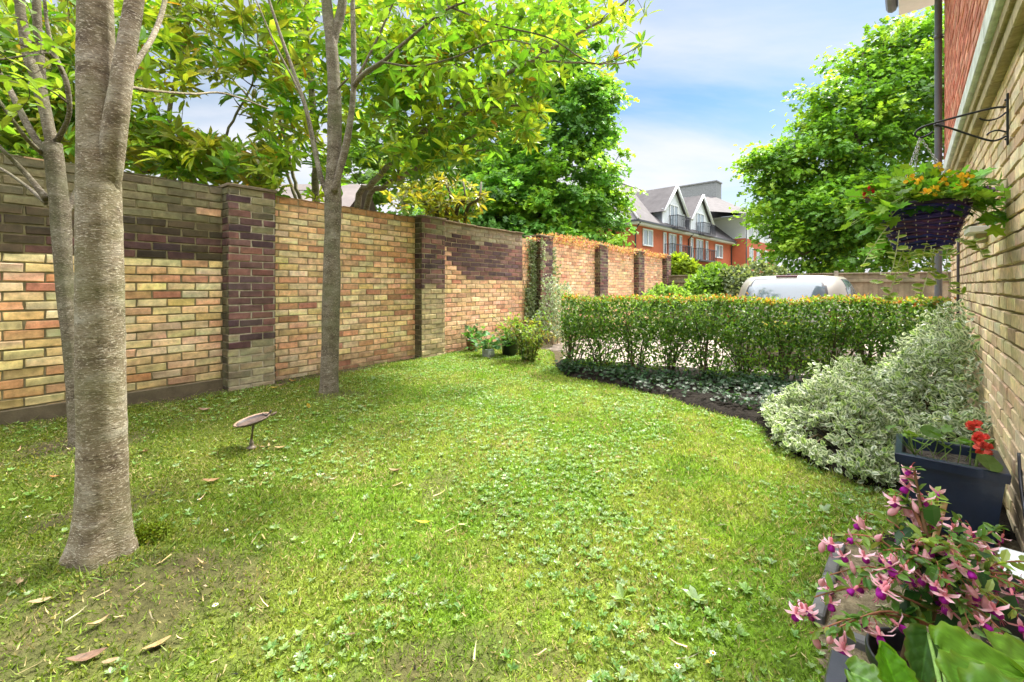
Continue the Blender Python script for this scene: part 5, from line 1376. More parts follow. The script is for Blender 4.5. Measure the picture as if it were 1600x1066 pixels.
# long drooping scalloped leaves at the left and right
for (cx, cy, dd, k) in ((1375, 300, 2.22, 34), (1370, 325, 2.18, 30), (1372, 340, 2.16, 12), (1550, 305, 2.2, 24), (1555, 335, 2.2, 18), (1460, 290, 2.3, 36), (1420, 285, 2.3, 26), (1500, 285, 2.25, 26)):
    q = P(cx, cy, dd) + ro.normal(size=(k, 3)) * [.05, .05, .035]; L = .045 + .04 * ro.random(k)
    o = unit(q - np.array([bc[0], bc[1], zr])); lb.leaves(LOBED, q, unit(o + ro.normal(size=(k, 3)) * .5 - [0, 0, .15]), ro.normal(size=(k, 3)) * .4 + [0, -.3, .9], L, L * .85, cjit((.19, .38, .04), k, .25, .1, ro))
    for t in q[::3]: sm.tube(spline([(bc[0] + ro.normal() * .08, bc[1] + ro.normal() * .08, zr), (t + np.array([bc[0], bc[1], zr])) / 2 + [0, 0, .05], t], 6), .0022, 5, (.25, .36, .1))
k = 34; a = ro.random(k) * 6.28; B = np.stack([bc[0] + .16 * np.cos(a), bc[1] + .16 * np.sin(a), zr + .01 - .05 * ro.random(k)], 1); L = .04 + .03 * ro.random(k)
lb.leaves(LOBED, B, np.stack([np.cos(a), np.sin(a), -.9 * np.ones(k)], 1), np.stack([np.cos(a), np.sin(a), np.ones(k)], 1), L, L, cjit((.04, .12, .03), k, .3, .1, ro))
lb.build('foliage', M['leaf_thin'], bf)
def bloom(c, n, r, col, nm='flower'):
    mb = MB(); d = rdir(n, .5, ro); mb.leaves(ROUND, c + d * r * .5, unit(d + rdir(n, 0, ro) * .6), d, r, r * .9, cjit(col, n, .15, .06, ro)); mb.build(nm, M['petal'], bf)
for px, py, dd in ((1467, 262, 2.2), (1440, 284, 2.15), (1475, 284, 2.12), (1505, 278, 2.1), (1511, 279, 2.12), (1501, 293, 2.08), (1460, 298, 2.08), (1447, 303, 2.06), (1484, 272, 2.25), (1420, 280, 2.1)): bloom(P(px, py, dd), 9, .019, (.78, .50, .03))
for px, py, dd in ((1354, 299, 2.2), (1361, 295, 2.22), (1357, 304, 2.2)): bloom(P(px, py, dd), 9, .02, (.75, .05, .06))
bloom(P(1352, 315, 2.2), 9, .018, (.45, .35, .6)); bloom(P(1542, 299, 2.1), 10, .02, (.25, .14, .26)); bloom(P(1550, 301, 2.1), 8, .018, (.32, .2, .32))
# trailing runners with round leaves
trails = [[(1395, 345, 2.15), (1378, 365, 2.12), (1362, 390, 2.12), (1345, 420, 2.12)], [(1405, 360, 2.1), (1400, 395, 2.08), (1390, 430, 2.08), (1362, 443, 2.1)], [(1415, 380, 2.1), (1398, 430, 2.08), (1390, 460, 2.08), (1380, 468, 2.08)], [(1425, 385, 2.1), (1413, 410, 2.1), (1395, 445, 2.1)],
          [(1408, 385, 2.1), (1418, 410, 2.1), (1421, 434, 2.1)], [(1460, 388, 2.1), (1452, 420, 2.1), (1440, 460, 2.08), (1434, 468, 2.08)], [(1455, 385, 2.12), (1460, 425, 2.12), (1464, 446, 2.12)], [(1480, 385, 2.15), (1480, 425, 2.15), (1490, 452, 2.15), (1512, 462, 2.18)], [(1520, 380, 2.1), (1528, 385, 2.1), (1536, 402, 2.1)], [(1448, 380, 2.2), (1440, 405, 2.2)], [(1500, 372, 2.05), (1515, 380, 2.05), (1528, 372, 2.05)], [(1470, 385, 2.05), (1490, 400, 2.05)]]
for tr in trails:
    pts = spline([P(*q) for q in tr], 16); sm.tube(pts, np.linspace(.0026, .0014, 16), 5, (.45, .48, .28))
    lb = MB(); k = 3 + len(tr) * 2
    for q in range(k):
        b = pts[int((.15 + .85 * (q + ro.random() * .6) / k) * 14.9)]; L = .030 + .018 * ro.random()
        ns = 10; V = []; C = []                     # round cream-edged leaf
        ax = unit(np.array([ro.normal(), ro.normal(), .15])); nn = unit(np.array([ro.normal() * .35, -.5 + ro.normal() * .3, 1.0])); yy = np.cross(nn, ax); c0 = b + ax * L * .5
        V = [c0] + [c0 + (ax * math.cos(t) + yy * math.sin(t)) * L * .34 + nn * .002 for t in np.arange(ns) / ns * 6.283] + [c0 + (ax * math.cos(t) + yy * math.sin(t)) * L * (.5 + .03 * (i % 2)) - nn * .003 for i, t in enumerate(np.arange(ns) / ns * 6.283)]
        g = np.array((.26, .42, .06)) * ro.uniform(.8, 1.1); C = np.array([g] * (ns + 1) + [(.62, .66, .32)] * ns)
        lb.add(V, [(0, 1 + i, 1 + (i + 1) % ns) for i in range(ns)] + [(1 + i, 1 + ns + i, 1 + ns + (i + 1) % ns, 1 + (i + 1) % ns) for i in range(ns)], C, 0, True)
    lb.build('trailing_leaves', M['leaf_thin'], bf)
sm.build('stem', M['stem'], bf)

# --- three pots in the far corner of the lawn
pa = G(737, 556); pa[2] = .07; sc = .085
g1 = thing('glazed_pot', 'small brown glazed pot by the wall just past the second pier', 'pot', pa)
mb = MB(); r = .085
mb.lathe(pa, [(.001, 0), (r * .72, 0), (r * .85, .05), (r * 1.05, .12), (r * 1.08, .155), (r * 1.0, .175), (r * 1.1, .182), (r * 1.1, .2), (r * .95, .2), (r * .9, .15)], 28, (.11, .055, .018)); mb.build('shell', M['glaze'], g1)
mb = MB(); mb.lathe(pa, [(r * 1.03, .168), (r * 1.045, .172), (r * 1.03, .178)], 28, (.3, .17, .05)); mb.build('band', M['glaze'], g1)
def leafy(name, label, c, n, sp, L, cols, tpl=LOBED, up=.3):
    t = thing(name, label, 'plant', c); lb = MB(); sm = MB()
    B = np.array(c) + np.abs(ro.normal(size=(n, 3))) * 0 + ro.normal(size=(n, 3)) * np.array(sp) ; B[:, 2] = c[2] + np.abs(B[:, 2] - c[2])
    d = unit(B - np.array(c)); Ls = L * (.6 + .7 * ro.random(n))
    lb.leaves(tpl, B, unit(d + ro.normal(size=(n, 3)) * .5), ro.normal(size=(n, 3)) * .4 + [0, -.2, 1], Ls, Ls * .85, cjit(cols, n, .25, .1, ro))
    for b in B[::3]: sm.tube(spline([np.array(c) - [0, 0, .03], (np.array(c) + b) / 2 + [0, 0, .02], b], 5), .003, 5, (.2, .3, .08))
    lb.build('foliage', M['leaf'], t); sm.build('stem', M['stem'], t); return t
leafy('leafy_plant', 'compact round-leaved plant growing in the small brown glazed pot', pa + [0, 0, .2], 60, (.085, .07, .08), .075, (.10, .23, .06))
pb = G(763, 565); pb[2] = .06
g2 = thing('grey_pot', 'small pale grey square pot between the brown pot and the black bucket', 'pot', pb)
mb = MB(); mb.box(pb + [0, 0, .065], np.array([*WU, 0]) * .07, np.array([*WN, 0]) * .07, (0, 0, .065), (.34, .36, .36), bev=.008); mb.build('shell', M['stone'], g2)
mb = MB(); mb.box(pb + [.012, -.02, .075], np.array([*WU, 0]) * .0605, np.array([*WN, 0]) * .061, (0, 0, .03), (.5, .52, .54), bev=.004); mb.build('label_panel', M['paint'], g2)
leafy('leafy_plant', 'glossy spreading plant hiding the small grey square pot', pb + [0, 0, .14], 110, (.13, .10, .11), .075, (.10, .25, .07))
pd = G(797, 562); pd[2] = .06
round_pot('black_bucket', 'black bucket pot behind the glossy plant at the lawn corner', pd + np.array([0, .06, 0]), .15, .30, (.015, .018, .018), rb=.8, cat='pot')
leafy('leafy_plant', 'upright plant with yellow-green and reddish leaves in the black bucket pot', pd + [0, .06, .28], 90, (.12, .10, .15), .07, (.22, .30, .05))

# --- bird bath
bb = G(393, 706); bb[2] = float(rough(bb[0], bb[1]))
ba = thing('bird_bath', 'small tilted bronze bird bath on a thin stem in the lawn', 'bird bath', bb)
tp = P(396, 662, bb[1]); ax = unit(np.array([-.20, -.10, 1.0]))
mb = MB(); mb.lathe(bb, [(.001, .0), (.03, .0), (.032, .008), (.018, .016), (.012, .03), (.016, .038), (.010, .046), (.0075, .07)], 16, (.16, .13, .10))
mb.tube([bb + [0, 0, .06], bb * .5 + tp * .5 + [0, 0, .03], tp], [.0075, .006, .008], 10, (.15, .12, .09)); mb.build('stem', M['bronze'], ba)
mb = MB(); sc = lambda th, i: 1 + (.03 * np.cos(th * 22) if i in (3, 4, 5) else 0)
mb.lathe(tp, [(.001, -.004), (.04, .0), (.085, .014), (.112, .026), (.116, .03), (.112, .034)], 66, (.10, .07, .055), axis=ax, rfun=sc); mb.build('dish', M['bronze'], ba)
mb = MB(); mb.lathe(tp, [(.112, .034), (.100, .029)], 66, (.28, .18, .12), axis=ax, rfun=lambda th, i: 1 + (.03 * np.cos(th * 22) if i == 0 else 0)); mb.build('rim', M['bronze'], ba)
mb = MB(); mb.lathe(tp, [(.100, .029), (.085, .012), (.05, .002), (.001, .0)], 66, (.045, .035, .032), axis=ax); mb.build('bowl', M['bronze'], ba)
bd = tp + np.array([.072, .045, .045]); mb = MB()
mb.tube(spline([bd + [-.03, -.01, .018], bd + [-.016, -.006, .006], bd, bd + [.014, .004, .012], bd + [.02, .006, .028], bd + [.026, .008, .034]], 16), spline([[.002], [.006], [.011], [.008], [.007], [.002]], 16)[:, 0], 10, (.07, .06, .05))
mb.tube([bd + [0, 0, -.01], bd + [0, 0, -.025]], .003, 6, (.07, .06, .05)); mb.tube(spline([bd + [.02, .008, -.005], bd + [.045, .01, .008], bd + [.06, .012, .02]], 8), [.002, .006, .009, .01, .009, .006, .004, .001], 8, (.2, .14, .11)); mb.build('bird_ornament', M['bronze'], ba)

# --- seedling weed by the trunk and moss mound
sw = G(205, 882); sw[2] = float(rough(sw[0], sw[1])); t = thing('seedling', 'lone bright green seedling at the foot of the thick trunk', 'plant', sw)
mb = MB(); mb.tube(spline([sw, sw + [0, 0, .02], sw + [.006, 0, .045]], 5), .0018, 6, (.2, .35, .1)); mb.build('stem', M['stem'], t)
mb = MB(); mb.leaves(LOBED, np.array([sw + [.004, 0, .04], sw + [0, 0, .02], sw + [-.002, 0, .012]]), np.array([[.2, -.2, .9], [-.4, -.5, .1], [.3, -.4, -.4]]), np.array([[0, -1, .4], [0, -.4, 1], [0, -.6, .8]]), np.array([.038, .03, .028]), np.array([.036, .028, .02]), [(.16, .36, .09), (.18, .4, .08), (.2, .42, .06)]); mb.build('foliage', M['leaf'], t)

# --- fallen leaves, each its own thing
def fallen(shape_seed, L, Wr, curl):
    rr = np.random.default_rng(shape_seed); nu, nv = 11, 5; V = []
    for i in range(nu):
        u = i / (nu - 1); w = .5 * Wr * math.sin(PI * min(.995, u * .96 + .03)) ** .8 * (1 if u < .98 else .1)
        for j in range(nv):
            v = j / 2 - 1
            V.append(((u - .5), v * w, curl * ((u - .5) ** 2 * 1.2 + abs(v) ** 1.5 * w * .7) + .01 * rr.normal()))
    V.append((-.62, 0, .02))
    f = [(i * nv + j, (i + 1) * nv + j, (i + 1) * nv + j + 1, i * nv + j + 1) for i in range(nu - 1) for j in range(nv - 1)] + [(0, nv - 1, len(V) - 1)]
    return np.array(V) * L, f
FL = [((617, 735), .115, 'tan curled fallen leaf lying alone in the middle of the lawn', (.42, .27, .14), 170),
      ((661, 813), .095, 'bright yellow fallen leaf on the lawn between the viewer and the tan leaf', (.62, .46, .03), 8),
      ((785, 692), .06, 'pale whitish fallen leaf standing on the sunlit lawn right of centre', (.62, .55, .42), 60),
      ((520, 748), .07, 'small cream fallen leaf left of the tan leaf on the lawn', (.58, .47, .26), 35),
      ((628, 659), .06, 'small yellow fallen leaf right of the forked tree', (.58, .42, .12), 20),
      ((330, 750), .12, 'brown fallen leaf on the moss below the bird bath', (.44, .26, .11), 25),
      ((137, 1024), .13, 'large dull brown fallen leaf nearest the bottom left corner', (.22, .13, .08), 32),
      ((246, 1002), .10, 'light brown twisted fallen leaf near the bottom edge right of the thick trunk', (.46, .29, .12), 42),
      ((153, 970), .08, 'pale brown fallen leaf below the foot of the thick trunk', (.46, .32, .15), 62),
      ((173, 1030), .06, 'small curled tan leaf beside the large brown one at the bottom left', (.40, .26, .14), 15),
      ((1108, 1032), .05, 'yellow-green fallen leaf at the bottom of the lawn near the square planter', (.46, .42, .05), 40),
      ((227, 703), .11, 'reddish brown fallen leaf right behind the thick trunk', (.34, .17, .08), 18),
      ((85, 742), .07, 'small orange fallen leaf left of the thick trunk', (.46, .20, .05), 10),
      ((342, 619), .10, 'yellow fallen leaf at the base of the first brick pier', (.56, .33, .05), 30),
      ((320, 640), .13, 'faded pinkish leaf left of the bird bath towards the wall', (.42, .26, .16), 10),
      ((430, 606), .13, 'yellow leaf lying along the foot of the wall past the first pier', (.60, .44, .05), 4),
      ((458, 595), .12, 'orange leaf touching the wall foot past the first pier', (.55, .28, .05), 6),
      ((470, 603), .07, 'small tan leaf between the wall foot and the forked tree', (.50, .30, .10), 150),
      ((440, 601), .11, 'brown leaf lying behind the long yellow one at the wall foot', (.36, .22, .11), 175),
      ((481, 632), .075, 'round golden leaf standing beside the base of the forked tree', (.62, .40, .03), 80),
      ((420, 694), .065, 'short cream leaf beside the foot of the bird bath', (.56, .42, .22), 120),
      ((438, 698), .10, 'longer tan leaf pointing away from the foot of the bird bath', (.48, .34, .14), 24),
      ((568, 633), .07, 'orange-brown leaf just right of the forked tree', (.50, .26, .08), 4),
      ((377, 618), .05, 'small red leaf below the first brick pier', (.50, .08, .03), 50),
      ((30, 905), .07, 'buff leaf near the left edge of the photo on moss', (.40, .28, .14), 130),
      ((62, 936), .08, 'pale curled leaf at the left edge below the shaded trunk', (.42, .29, .16), 48),
      ((640, 590), .10, 'brown leaf on the turf near the second brick pier', (.34, .2, .09), 10),
      ((915, 573), .08, 'buff leaf on bare soil at the hedge end', (.42, .3, .16), 5),
      ((912, 630), .06, 'reddish leaf on the turf in front of the hedge end', (.36, .16, .07), 20)]
for i, (q, L, lab, col, ang) in enumerate(FL):
    Wr = .95 if 'round' in lab else .3 + .12 * ro.random()
    V, f = fallen(i, L * .72, Wr, .3 + .7 * ro.random())
    g = G(*q, .02); 
    for _ in range(3): g = G(*q, float(ground(g[0], g[1])) + .02)
    mb = MB(); mb.add(V, f, np.clip(np.array(col) * .62 * (1 + .16 * ro.normal(size=(len(V), 1))), .01, .9), 0, True)
    o = mb.build('fallen_leaf', M['dry'])
    o.location = (g[0], g[1], float(rough(g[0], g[1])) + .013); o.rotation_euler = (ro.normal() * .12, ro.normal() * .1, math.radians(ang))
    if 'standing' in lab: o.rotation_euler = (1.0, .2, math.radians(ang))
    tag(o, lab, 'leaf', 'fallen leaves on the lawn')
# ================================================================ CAR, FENCE, FLATS, BACKGROUND SHRUBS
rc = np.random.default_rng(88)
# --- car: local x to its right, y forward, z up from the drive
CU, CR_ = np.array([*HU, 0]), np.array([-HN[0], -HN[1], 0])
CO = np.array([4.03, 6.55, DZ])
car = thing('parked_car', 'champagne silver hatchback parked with its rear to the hedge on the drive', 'car', CO)
def K(x, y, z): return CO + CR_ * x + CU * y + np.array([0, 0, z])
PAINT = (.27, .25, .205)
LEN = 3.9
def half(y, z):                         # half width of the lower body
    w = .90 * (1 - .10 * smooth(.5, 0, y) - .16 * smooth(LEN - .7, LEN, y)) * (1 - .09 * smooth(.62, .98, z) - .10 * smooth(.4, .2, z))
    return w
def belt(y): return .95 + .03 * smooth(2.2, .2, y) - .16 * smooth(2.7, LEN, y)
ys = np.array([0, .03, .1, .25, .5, .8, 1.2, 1.7, 2.2, 2.7, 3.1, 3.5, 3.75, 3.86, LEN]); zs = np.linspace(0, 1, 9)
V = []; nz = len(zs)
for y in ys:
    yz = lambda z: y + (.10 * smooth(.55, .95, z) - .03 * smooth(.3, .5, z) if y < .3 else 0)
    for sgn in (-1, 1):
        for q in (zs if sgn < 0 else zs[::-1]):
            z = .22 + (belt(y) - .22) * q
            arch = 0
            V.append(K(sgn * half(y, z), yz(z), z))
m_ = 2 * nz; fs = []
for i in range(len(ys) - 1):
    for j in range(m_): fs.append((i * m_ + j, i * m_ + (j + 1) % m_, (i + 1) * m_ + (j + 1) % m_, (i + 1) * m_ + j))
fs += [tuple(range(m_)), tuple((len(ys) - 1) * m_ + j for j in range(m_))]
mb = MB(); mb.add(V, fs[:-2], PAINT, 0, True); mb.add([V[i] for i in fs[-2]], [tuple(range(m_))], PAINT); mb.add([V[i] for i in fs[-1]], [tuple(range(m_))], PAINT)
body = mb.build('body', M['car_paint'], car)
# greenhouse: rings between belt and roof, glass left out of the shell and built as panes
ZB, ZR = .93, 1.43
def gh(v, h):                            # v angle (0 = rear centre, +pi/2 = right side), h 0 belt .. 1 roof edge
    e = 3.6; c, s = math.cos(v), math.sin(v); k = (abs(c) ** e + abs(s) ** e) ** (-1 / e)
    hw = .84 * (1 - .15 * h - .09 * h ** 6); yr = .12 + .26 * h + .16 * h ** 5; yf = 3.0 - 1.05 * h ** 1.1
    yc, yl = (yr + yf) / 2, (yf - yr) / 2
    crown = 1 - .10 * h * abs(s * k) ** 2
    return K(hw * s * k, yc - yl * c * k, ZB + (ZR - ZB) * h - .012 * h * (s * k) ** 2)
NV, NH = 180, 24
def is_glass(v, h):
    v = math.degrees((v + PI) % (2 * PI) - PI)
    av = abs(v)
    if .12 < h < .86:
        if av < 37 - 3 * h: return 1
        if 57 + 7 * h < av < 97: return 2
        if 101 < av < 133 - 10 * h: return 3
        if av > 146: return 4
    return 0
hs = np.linspace(0, 1, NH + 1); vsn = np.linspace(-PI, PI, NV + 1)
cells = {0: [], 1: [], 2: [], 3: [], 4: []}
for i in range(NV):
    for j in range(NH): cells[is_glass((vsn[i] + vsn[i + 1]) / 2, (hs[j] + hs[j + 1]) / 2)].append((i, j))
def patch(mb, cl, col, off=0.0):
    V = []; f = []
    idx = {}
    for i, j in cl:
        q = []
        for a, b in ((i, j), (i + 1, j), (i + 1, j + 1), (i, j + 1)):
            if (a, b) not in idx: idx[(a, b)] = len(V); V.append(gh(vsn[a], hs[b]))
            q.append(idx[(a, b)])
        f.append(tuple(q))
    mb.add(V, f, col, 0, True)
gset = {c for k in (1, 2, 3, 4) for c in cells[k]}
seal = [c for c in cells[0] if any(((c[0] + a) % NV, c[1] + b) in gset for a in (-1, 0, 1) for b in (-1, 0, 1))]
sset = set(seal); shell = [c for c in cells[0] if c not in sset]
mb = MB(); patch(mb, seal, (.025, .025, .028)); mb.build('window_seal', M['plastic'], car)
mb = MB(); patch(mb, shell, PAINT)
# roof skin
nr = 10; V = []; f = []
for a in range(nr + 1):
    for i in range(NV):
        p = gh(vsn[i], 1.0); c = K(0, 1.28, ZR + .022); u = a / nr
        q = p * (1 - u) + c * u; q[2] = p[2] * (1 - u) + c[2] * u + .010 * math.sin(PI * u * .5) ** .6; V.append(q)
for a in range(nr):
    for i in range(NV): f.append((a * NV + i, a * NV + (i + 1) % NV, (a + 1) * NV + (i + 1) % NV, (a + 1) * NV + i))
mb.add(V, f, np.array(PAINT) * 1.05, 0, True)
mb.build('roof', M['car_paint'], car)
for kk, nm in ((1, 'rear_window'), (2, 'side_window'), (3, 'side_window'), (4, 'windscreen')):
    for sg in ((-1, 1) if kk in (2, 3) else (0,)):
        cl = [c for c in cells[kk] if sg == 0 or np.sign(vsn[c[0]] + .01) == sg]
        if cl: mb = MB(); patch(mb, cl, (.1, .1, .1)); mb.build(nm, M['car_glass'], car)
mb = MB(); mb.box(K(0, .50, ZR - .004), CR_ * .15, CU * .012, np.array([0, 0, .014]), (.1, .01, .015), bev=.006); mb.build('brake_light', M['red_lens'], car)
mb = MB(); mb.add([K(x, y, ZR + .048 - .02 * abs(x) ** 2) for x, y in ((-.4, .95), (.4, .95), (.4, 1.75), (-.4, 1.75))], [(0, 1, 2, 3)], (.02, .02, .02)); mb.build('sunroof', M['glass'], car)
mb = MB(); a = K(0, .66, ZR + .025); mb.box(a, CR_ * .022, CU * .05, np.array([0, 0, .018]), (.02, .02, .02), bev=.01); mb.tube([a, a - CU * .07 + [0, 0, .15]], [.005, .003], 6, (.02, .02, .02)); mb.build('aerial', M['plastic'], car)
for sg in (-1, 1):
    mb = MB(); mb.box(K(sg * .66, .05, .80), CR_ * .09, CU * .05, np.array([0, 0, .14]), (.2, .02, .02), bev=.03); mb.build('tail_light', M['red_lens'], car)
    mb = MB(); mb.box(K(sg * .60, 3.78, .68), CR_ * .14, CU * .09, np.array([0, 0, .07]), (.6, .6, .6), bev=.03); mb.build('headlight', M['glass'], car)
    mb = MB(); mb.box(K(sg * .90, 2.55, 1.0), CR_ * .09, CU * .05, np.array([0, 0, .07]), PAINT, bev=.03); mb.build('wing_mirror', M['car_paint'], car)
    for y in (.66, 3.05):
        mb = MB(); mb.lathe(K(sg * .70, y, .30), [(.19, -.1), (.27, -.1), (.30, -.07), (.30, .07), (.27, .1), (.19, .1)], 30, (.02, .02, .02), axis=CR_); w = mb.build('tyre', M['plastic'], car)
        mb = MB(); mb.lathe(K(sg * .70, y, .30), [(.001, .085 * sg), (.06, .09 * sg), (.17, .07 * sg), (.2, .095 * sg)], 30, (.5, .5, .5), axis=CR_); mb.build('rim', M['bronze'], w)
    mb = MB(); mb.box(K(sg * .36, 1.75, .80), CR_ * .23, CU * .07, np.array([0, 0, .3]), (.20, .12, .085), bev=.06); mb.box(K(sg * .36, 1.72, 1.18), CR_ * .13, CU * .045, np.array([0, 0, .085]), (.20, .12, .085), bev=.04); mb.build('front_seat', M['stem'], car)
mb = MB(); mb.box(K(0, .85, .80), CR_ * .62, CU * .07, np.array([0, 0, .26]), (.16, .10, .075), bev=.06)
for x in (-.38, .38): mb.box(K(x, .84, 1.12), CR_ * .13, CU * .04, np.array([0, 0, .075]), (.18, .11, .08), bev=.035)
mb.build('rear_seat', M['stem'], car)
mb = MB(); mb.box(K(0, -.02, .42), CR_ * .78, CU * .07, np.array([0, 0, .13]), PAINT, bev=.05); mb.build('bumper', M['car_paint'], car)
mb = MB(); mb.box(K(0, -.012, .68), CR_ * .26, CU * .012, np.array([0, 0, .055]), (.7, .6, .1), bev=.004); mb.build('number_plate', M['paint'], car)

# --- feather-edge fence at the end of the drive
fe = thing('timber_fence', 'weathered grey-brown feather-edge timber fence at the far end of the drive', 'fence', (9, 12, DZ))
FA, FB = np.array([5.0, 15.25]), np.array([14.6, 8.4]); fd = unit(FB - FA); fl = np.linalg.norm(FB - FA); fn = np.array([-fd[1], fd[0]]); fn = fn if fn[1] < 0 else -fn
def Fp(s, o, z): return np.array([*(FA + fd * s + fn * o), z])
FT = 1.52; s = 0
mb = MB(); nb_ = int(fl / .105)
for i in range(nb_):
    a = i * .105; c = np.array([.20, .165, .105]) * (1 + .16 * rc.normal()); h = FT - .04 + .008 * rc.normal()
    mb.add([Fp(a, .0, DZ), Fp(a + .12, .018, DZ), Fp(a + .12, .018, h), Fp(a, .0, h), Fp(a, -.012, DZ), Fp(a + .12, .004, DZ), Fp(a + .12, .004, h), Fp(a, -.012, h)], [(0, 1, 2, 3), (4, 7, 6, 5), (3, 2, 6, 7), (1, 5, 6, 2), (0, 3, 7, 4)], c)
mb.build('board_panel', M['timber'], fe)
for i in range(int(fl / 2.4) + 1):
    mb = MB(); mb.box(Fp(i * 2.4 + .3, .07, (FT + DZ) / 2 + .02), np.array([*fd, 0]) * .05, np.array([*fn, 0]) * .05, (0, 0, (FT - DZ) / 2 + .03), np.array([.27, .24, .18]) * (1 + .1 * rc.normal()), bev=.006); mb.build('post', M['timber'], fe)
for z in (.15, .75, 1.3):
    mb = MB(); mb.box(Fp(fl / 2, .035, z), np.array([*fd, 0]) * fl / 2, np.array([*fn, 0]) * .015, (0, 0, .04), (.2, .17, .11), bev=.004); mb.build('rail', M['timber'], fe)
mb = MB(); mb.box(Fp(fl / 2, .005, FT - .02), np.array([*fd, 0]) * fl / 2, np.array([*fn, 0]) * .04, (0, 0, .018), (.24, .2, .14), bev=.004); mb.build('capping_rail', M['timber'], fe)

# --- shrubs in front of and behind the fence
def ball_shrub(name, label, lobes, n, L, cols, rng, tpl=SPRAY, mat='leaf', up=.3, basez=DZ):
    lo = [(P(px, py, d), r / F * d / math.sqrt(1 + ((px - 800) / F) ** 2)) for px, py, r, d in lobes]
    c0 = np.mean([c for c, _ in lo], 0); root = thing(name, label, 'shrub', (c0[0], c0[1], basez))
    w = np.array([r ** 2 for _, r in lo]); w /= w.sum(); q = rng.choice(len(lo), n, p=w)
    C = np.array([c for c, _ in lo])[q]; r = np.array([r for _, r in lo])[q]; v = rdir(n, .2, rng)
    B = C + v * (r * (1 - .4 * rng.random(n) ** 1.5) * (1 + .1 * rng.normal(size=n)))[:, None]; B[:, 2] = np.maximum(B[:, 2], basez + .05)
    D = unit(v + rng.normal(size=(n, 3)) * .7); Nn = v + rng.normal(size=(n, 3)) * .5 + [0, 0, up]; Ls = L * (.6 + .7 * rng.random(n))
    cc = np.array(cols)[rng.integers(len(cols), size=n)] * (1 + .18 * rng.normal(size=(n, 1)))
    mb = MB(); mb.leaves(tpl, B, D, Nn, Ls, Ls * .8, np.clip(cc, .01, .8)); mb.build('foliage', M[mat], root)
    mb = MB()
    for i in range(14):
        j = rng.integers(n); b = np.array([c0[0] + rng.normal() * .12, c0[1] + rng.normal() * .12, basez]); mb.tube(spline([b, (b + B[j]) / 2 + [0, 0, .15], B[j]], 7), np.linspace(.02, .004, 7), 5, (.12, .1, .06))
    mb.build('stem', M['stem'], root); return root
rb2 = np.random.default_rng(99)
ball_shrub('golden_shrub', 'bright yellow-green shrub showing above the fence past the wall end', [(1062, 418, 20, 17), (1078, 425, 16, 17), (1050, 428, 14, 17)], 1500, .17, [(.24, .34, .02), (.28, .38, .03), (.2, .3, .03)], rb2)
ball_shrub('green_shrub', 'rounded fresh green shrub in front of the fence left of the car', [(1110, 440, 24, 12.5), (1095, 450, 22, 12.2), (1122, 432, 20, 12.6), (1120, 455, 24, 12.3), (1085, 462, 18, 12)], 2600, .13, [(.14, .28, .03), (.18, .32, .03), (.1, .2, .03)], rb2)
ball_shrub('grey_shrub', 'arching grey-green shrub in front of the fence behind the car roof', [(1150, 440, 26, 12), (1180, 432, 24, 12), (1212, 436, 22, 11.8), (1165, 455, 30, 11.6), (1200, 455, 26, 11.6), (1240, 446, 18, 11.5)], 4200, .10, [(.15, .2, .09), (.2, .25, .12), (.09, .13, .06)], rb2, DIAM)
ball_shrub('leafy_border_plant', 'pale green leafy plants at the foot of the wall behind the hedge', [(1030, 466, 16, 11), (1050, 463, 16, 11), (1068, 470, 14, 10.6), (1015, 474, 14, 10.4)], 1300, .11, [(.2, .34, .06), (.24, .38, .08), (.14, .26, .05)], rb2)

# --- block of flats
BO = np.array([9.6, 34.0]); BU = np.array([.691, .723]); BN = np.array([.723, -.691])
def Q(a, b, z):                        # a along the front, b back into the building
    p = BO + BU * a - BN * b; return np.array([p[0], p[1], z])
def A(px): k = (px - 800) / F; return (k * 34 - 9.6) / (.691 - .723 * k)
fl_ = thing('apartment_building', 'red brick block of flats with grey roofs, white gabled dormers and small balconies', 'building', Q(11, 0, -.3))
rbk = np.random.default_rng(3)
RED = (.50, .145, .075)
def qbox(mb, a0, a1, b0, b1, z0, z1, col, bev=0):
    mb.box((Q(a0, b0, z0) + Q(a1, b1, z1)) / 2, np.array([*BU, 0]) * (a1 - a0) / 2, np.array([*BN, 0]) * (b1 - b0) / 2, (0, 0, (z1 - z0) / 2), col, bev=bev)
EV = 5.95
mb = MB(); qbox(mb, 0, 23, 0, 9, -.3, EV, RED); mb.build('wall', M['far_brick'], fl_)
mb = MB(); qbox(mb, -.02, 23.0, -.03, .1, 2.95, 3.25, (.32, .30, .29)); mb.build('band_course', M['far_white'], fl_)
mb = MB(); qbox(mb, -.55, 23.2, -.55, 9.5, EV, EV + .28, (.74, .74, .74)); mb.build('soffit', M['far_white'], fl_)
mb = MB(); qbox(mb, -.65, 23.3, -.68, -.55, EV + .16, EV + .30, (.05, .055, .06)); qbox(mb, -.68, -.55, -.68, 9.5, EV + .16, EV + .30, (.05, .055, .06)); mb.build('gutter', M['plastic'], fl_)
TILE = (.085, .078, .078)
def tiles(mb, pts, col=TILE):
    mb.add(pts, [tuple(range(len(pts)))], col)
E1 = EV + .29; RZ = 10.9
mb = MB()
tiles(mb, [Q(-.62, -.62, E1), Q(23.2, -.62, E1), Q(23.2, 4.6, RZ), Q(4.6, 4.6, RZ)])
tiles(mb, [Q(-.62, -.62, E1), Q(4.6, 4.6, RZ), Q(-.62, 9.6, E1)]); tiles(mb, [Q(-.62, 9.6, E1), Q(4.6, 4.6, RZ), Q(23.2, 4.6, RZ), Q(23.2, 9.6, E1)])
mb.build('roof', M['tile'], fl_)
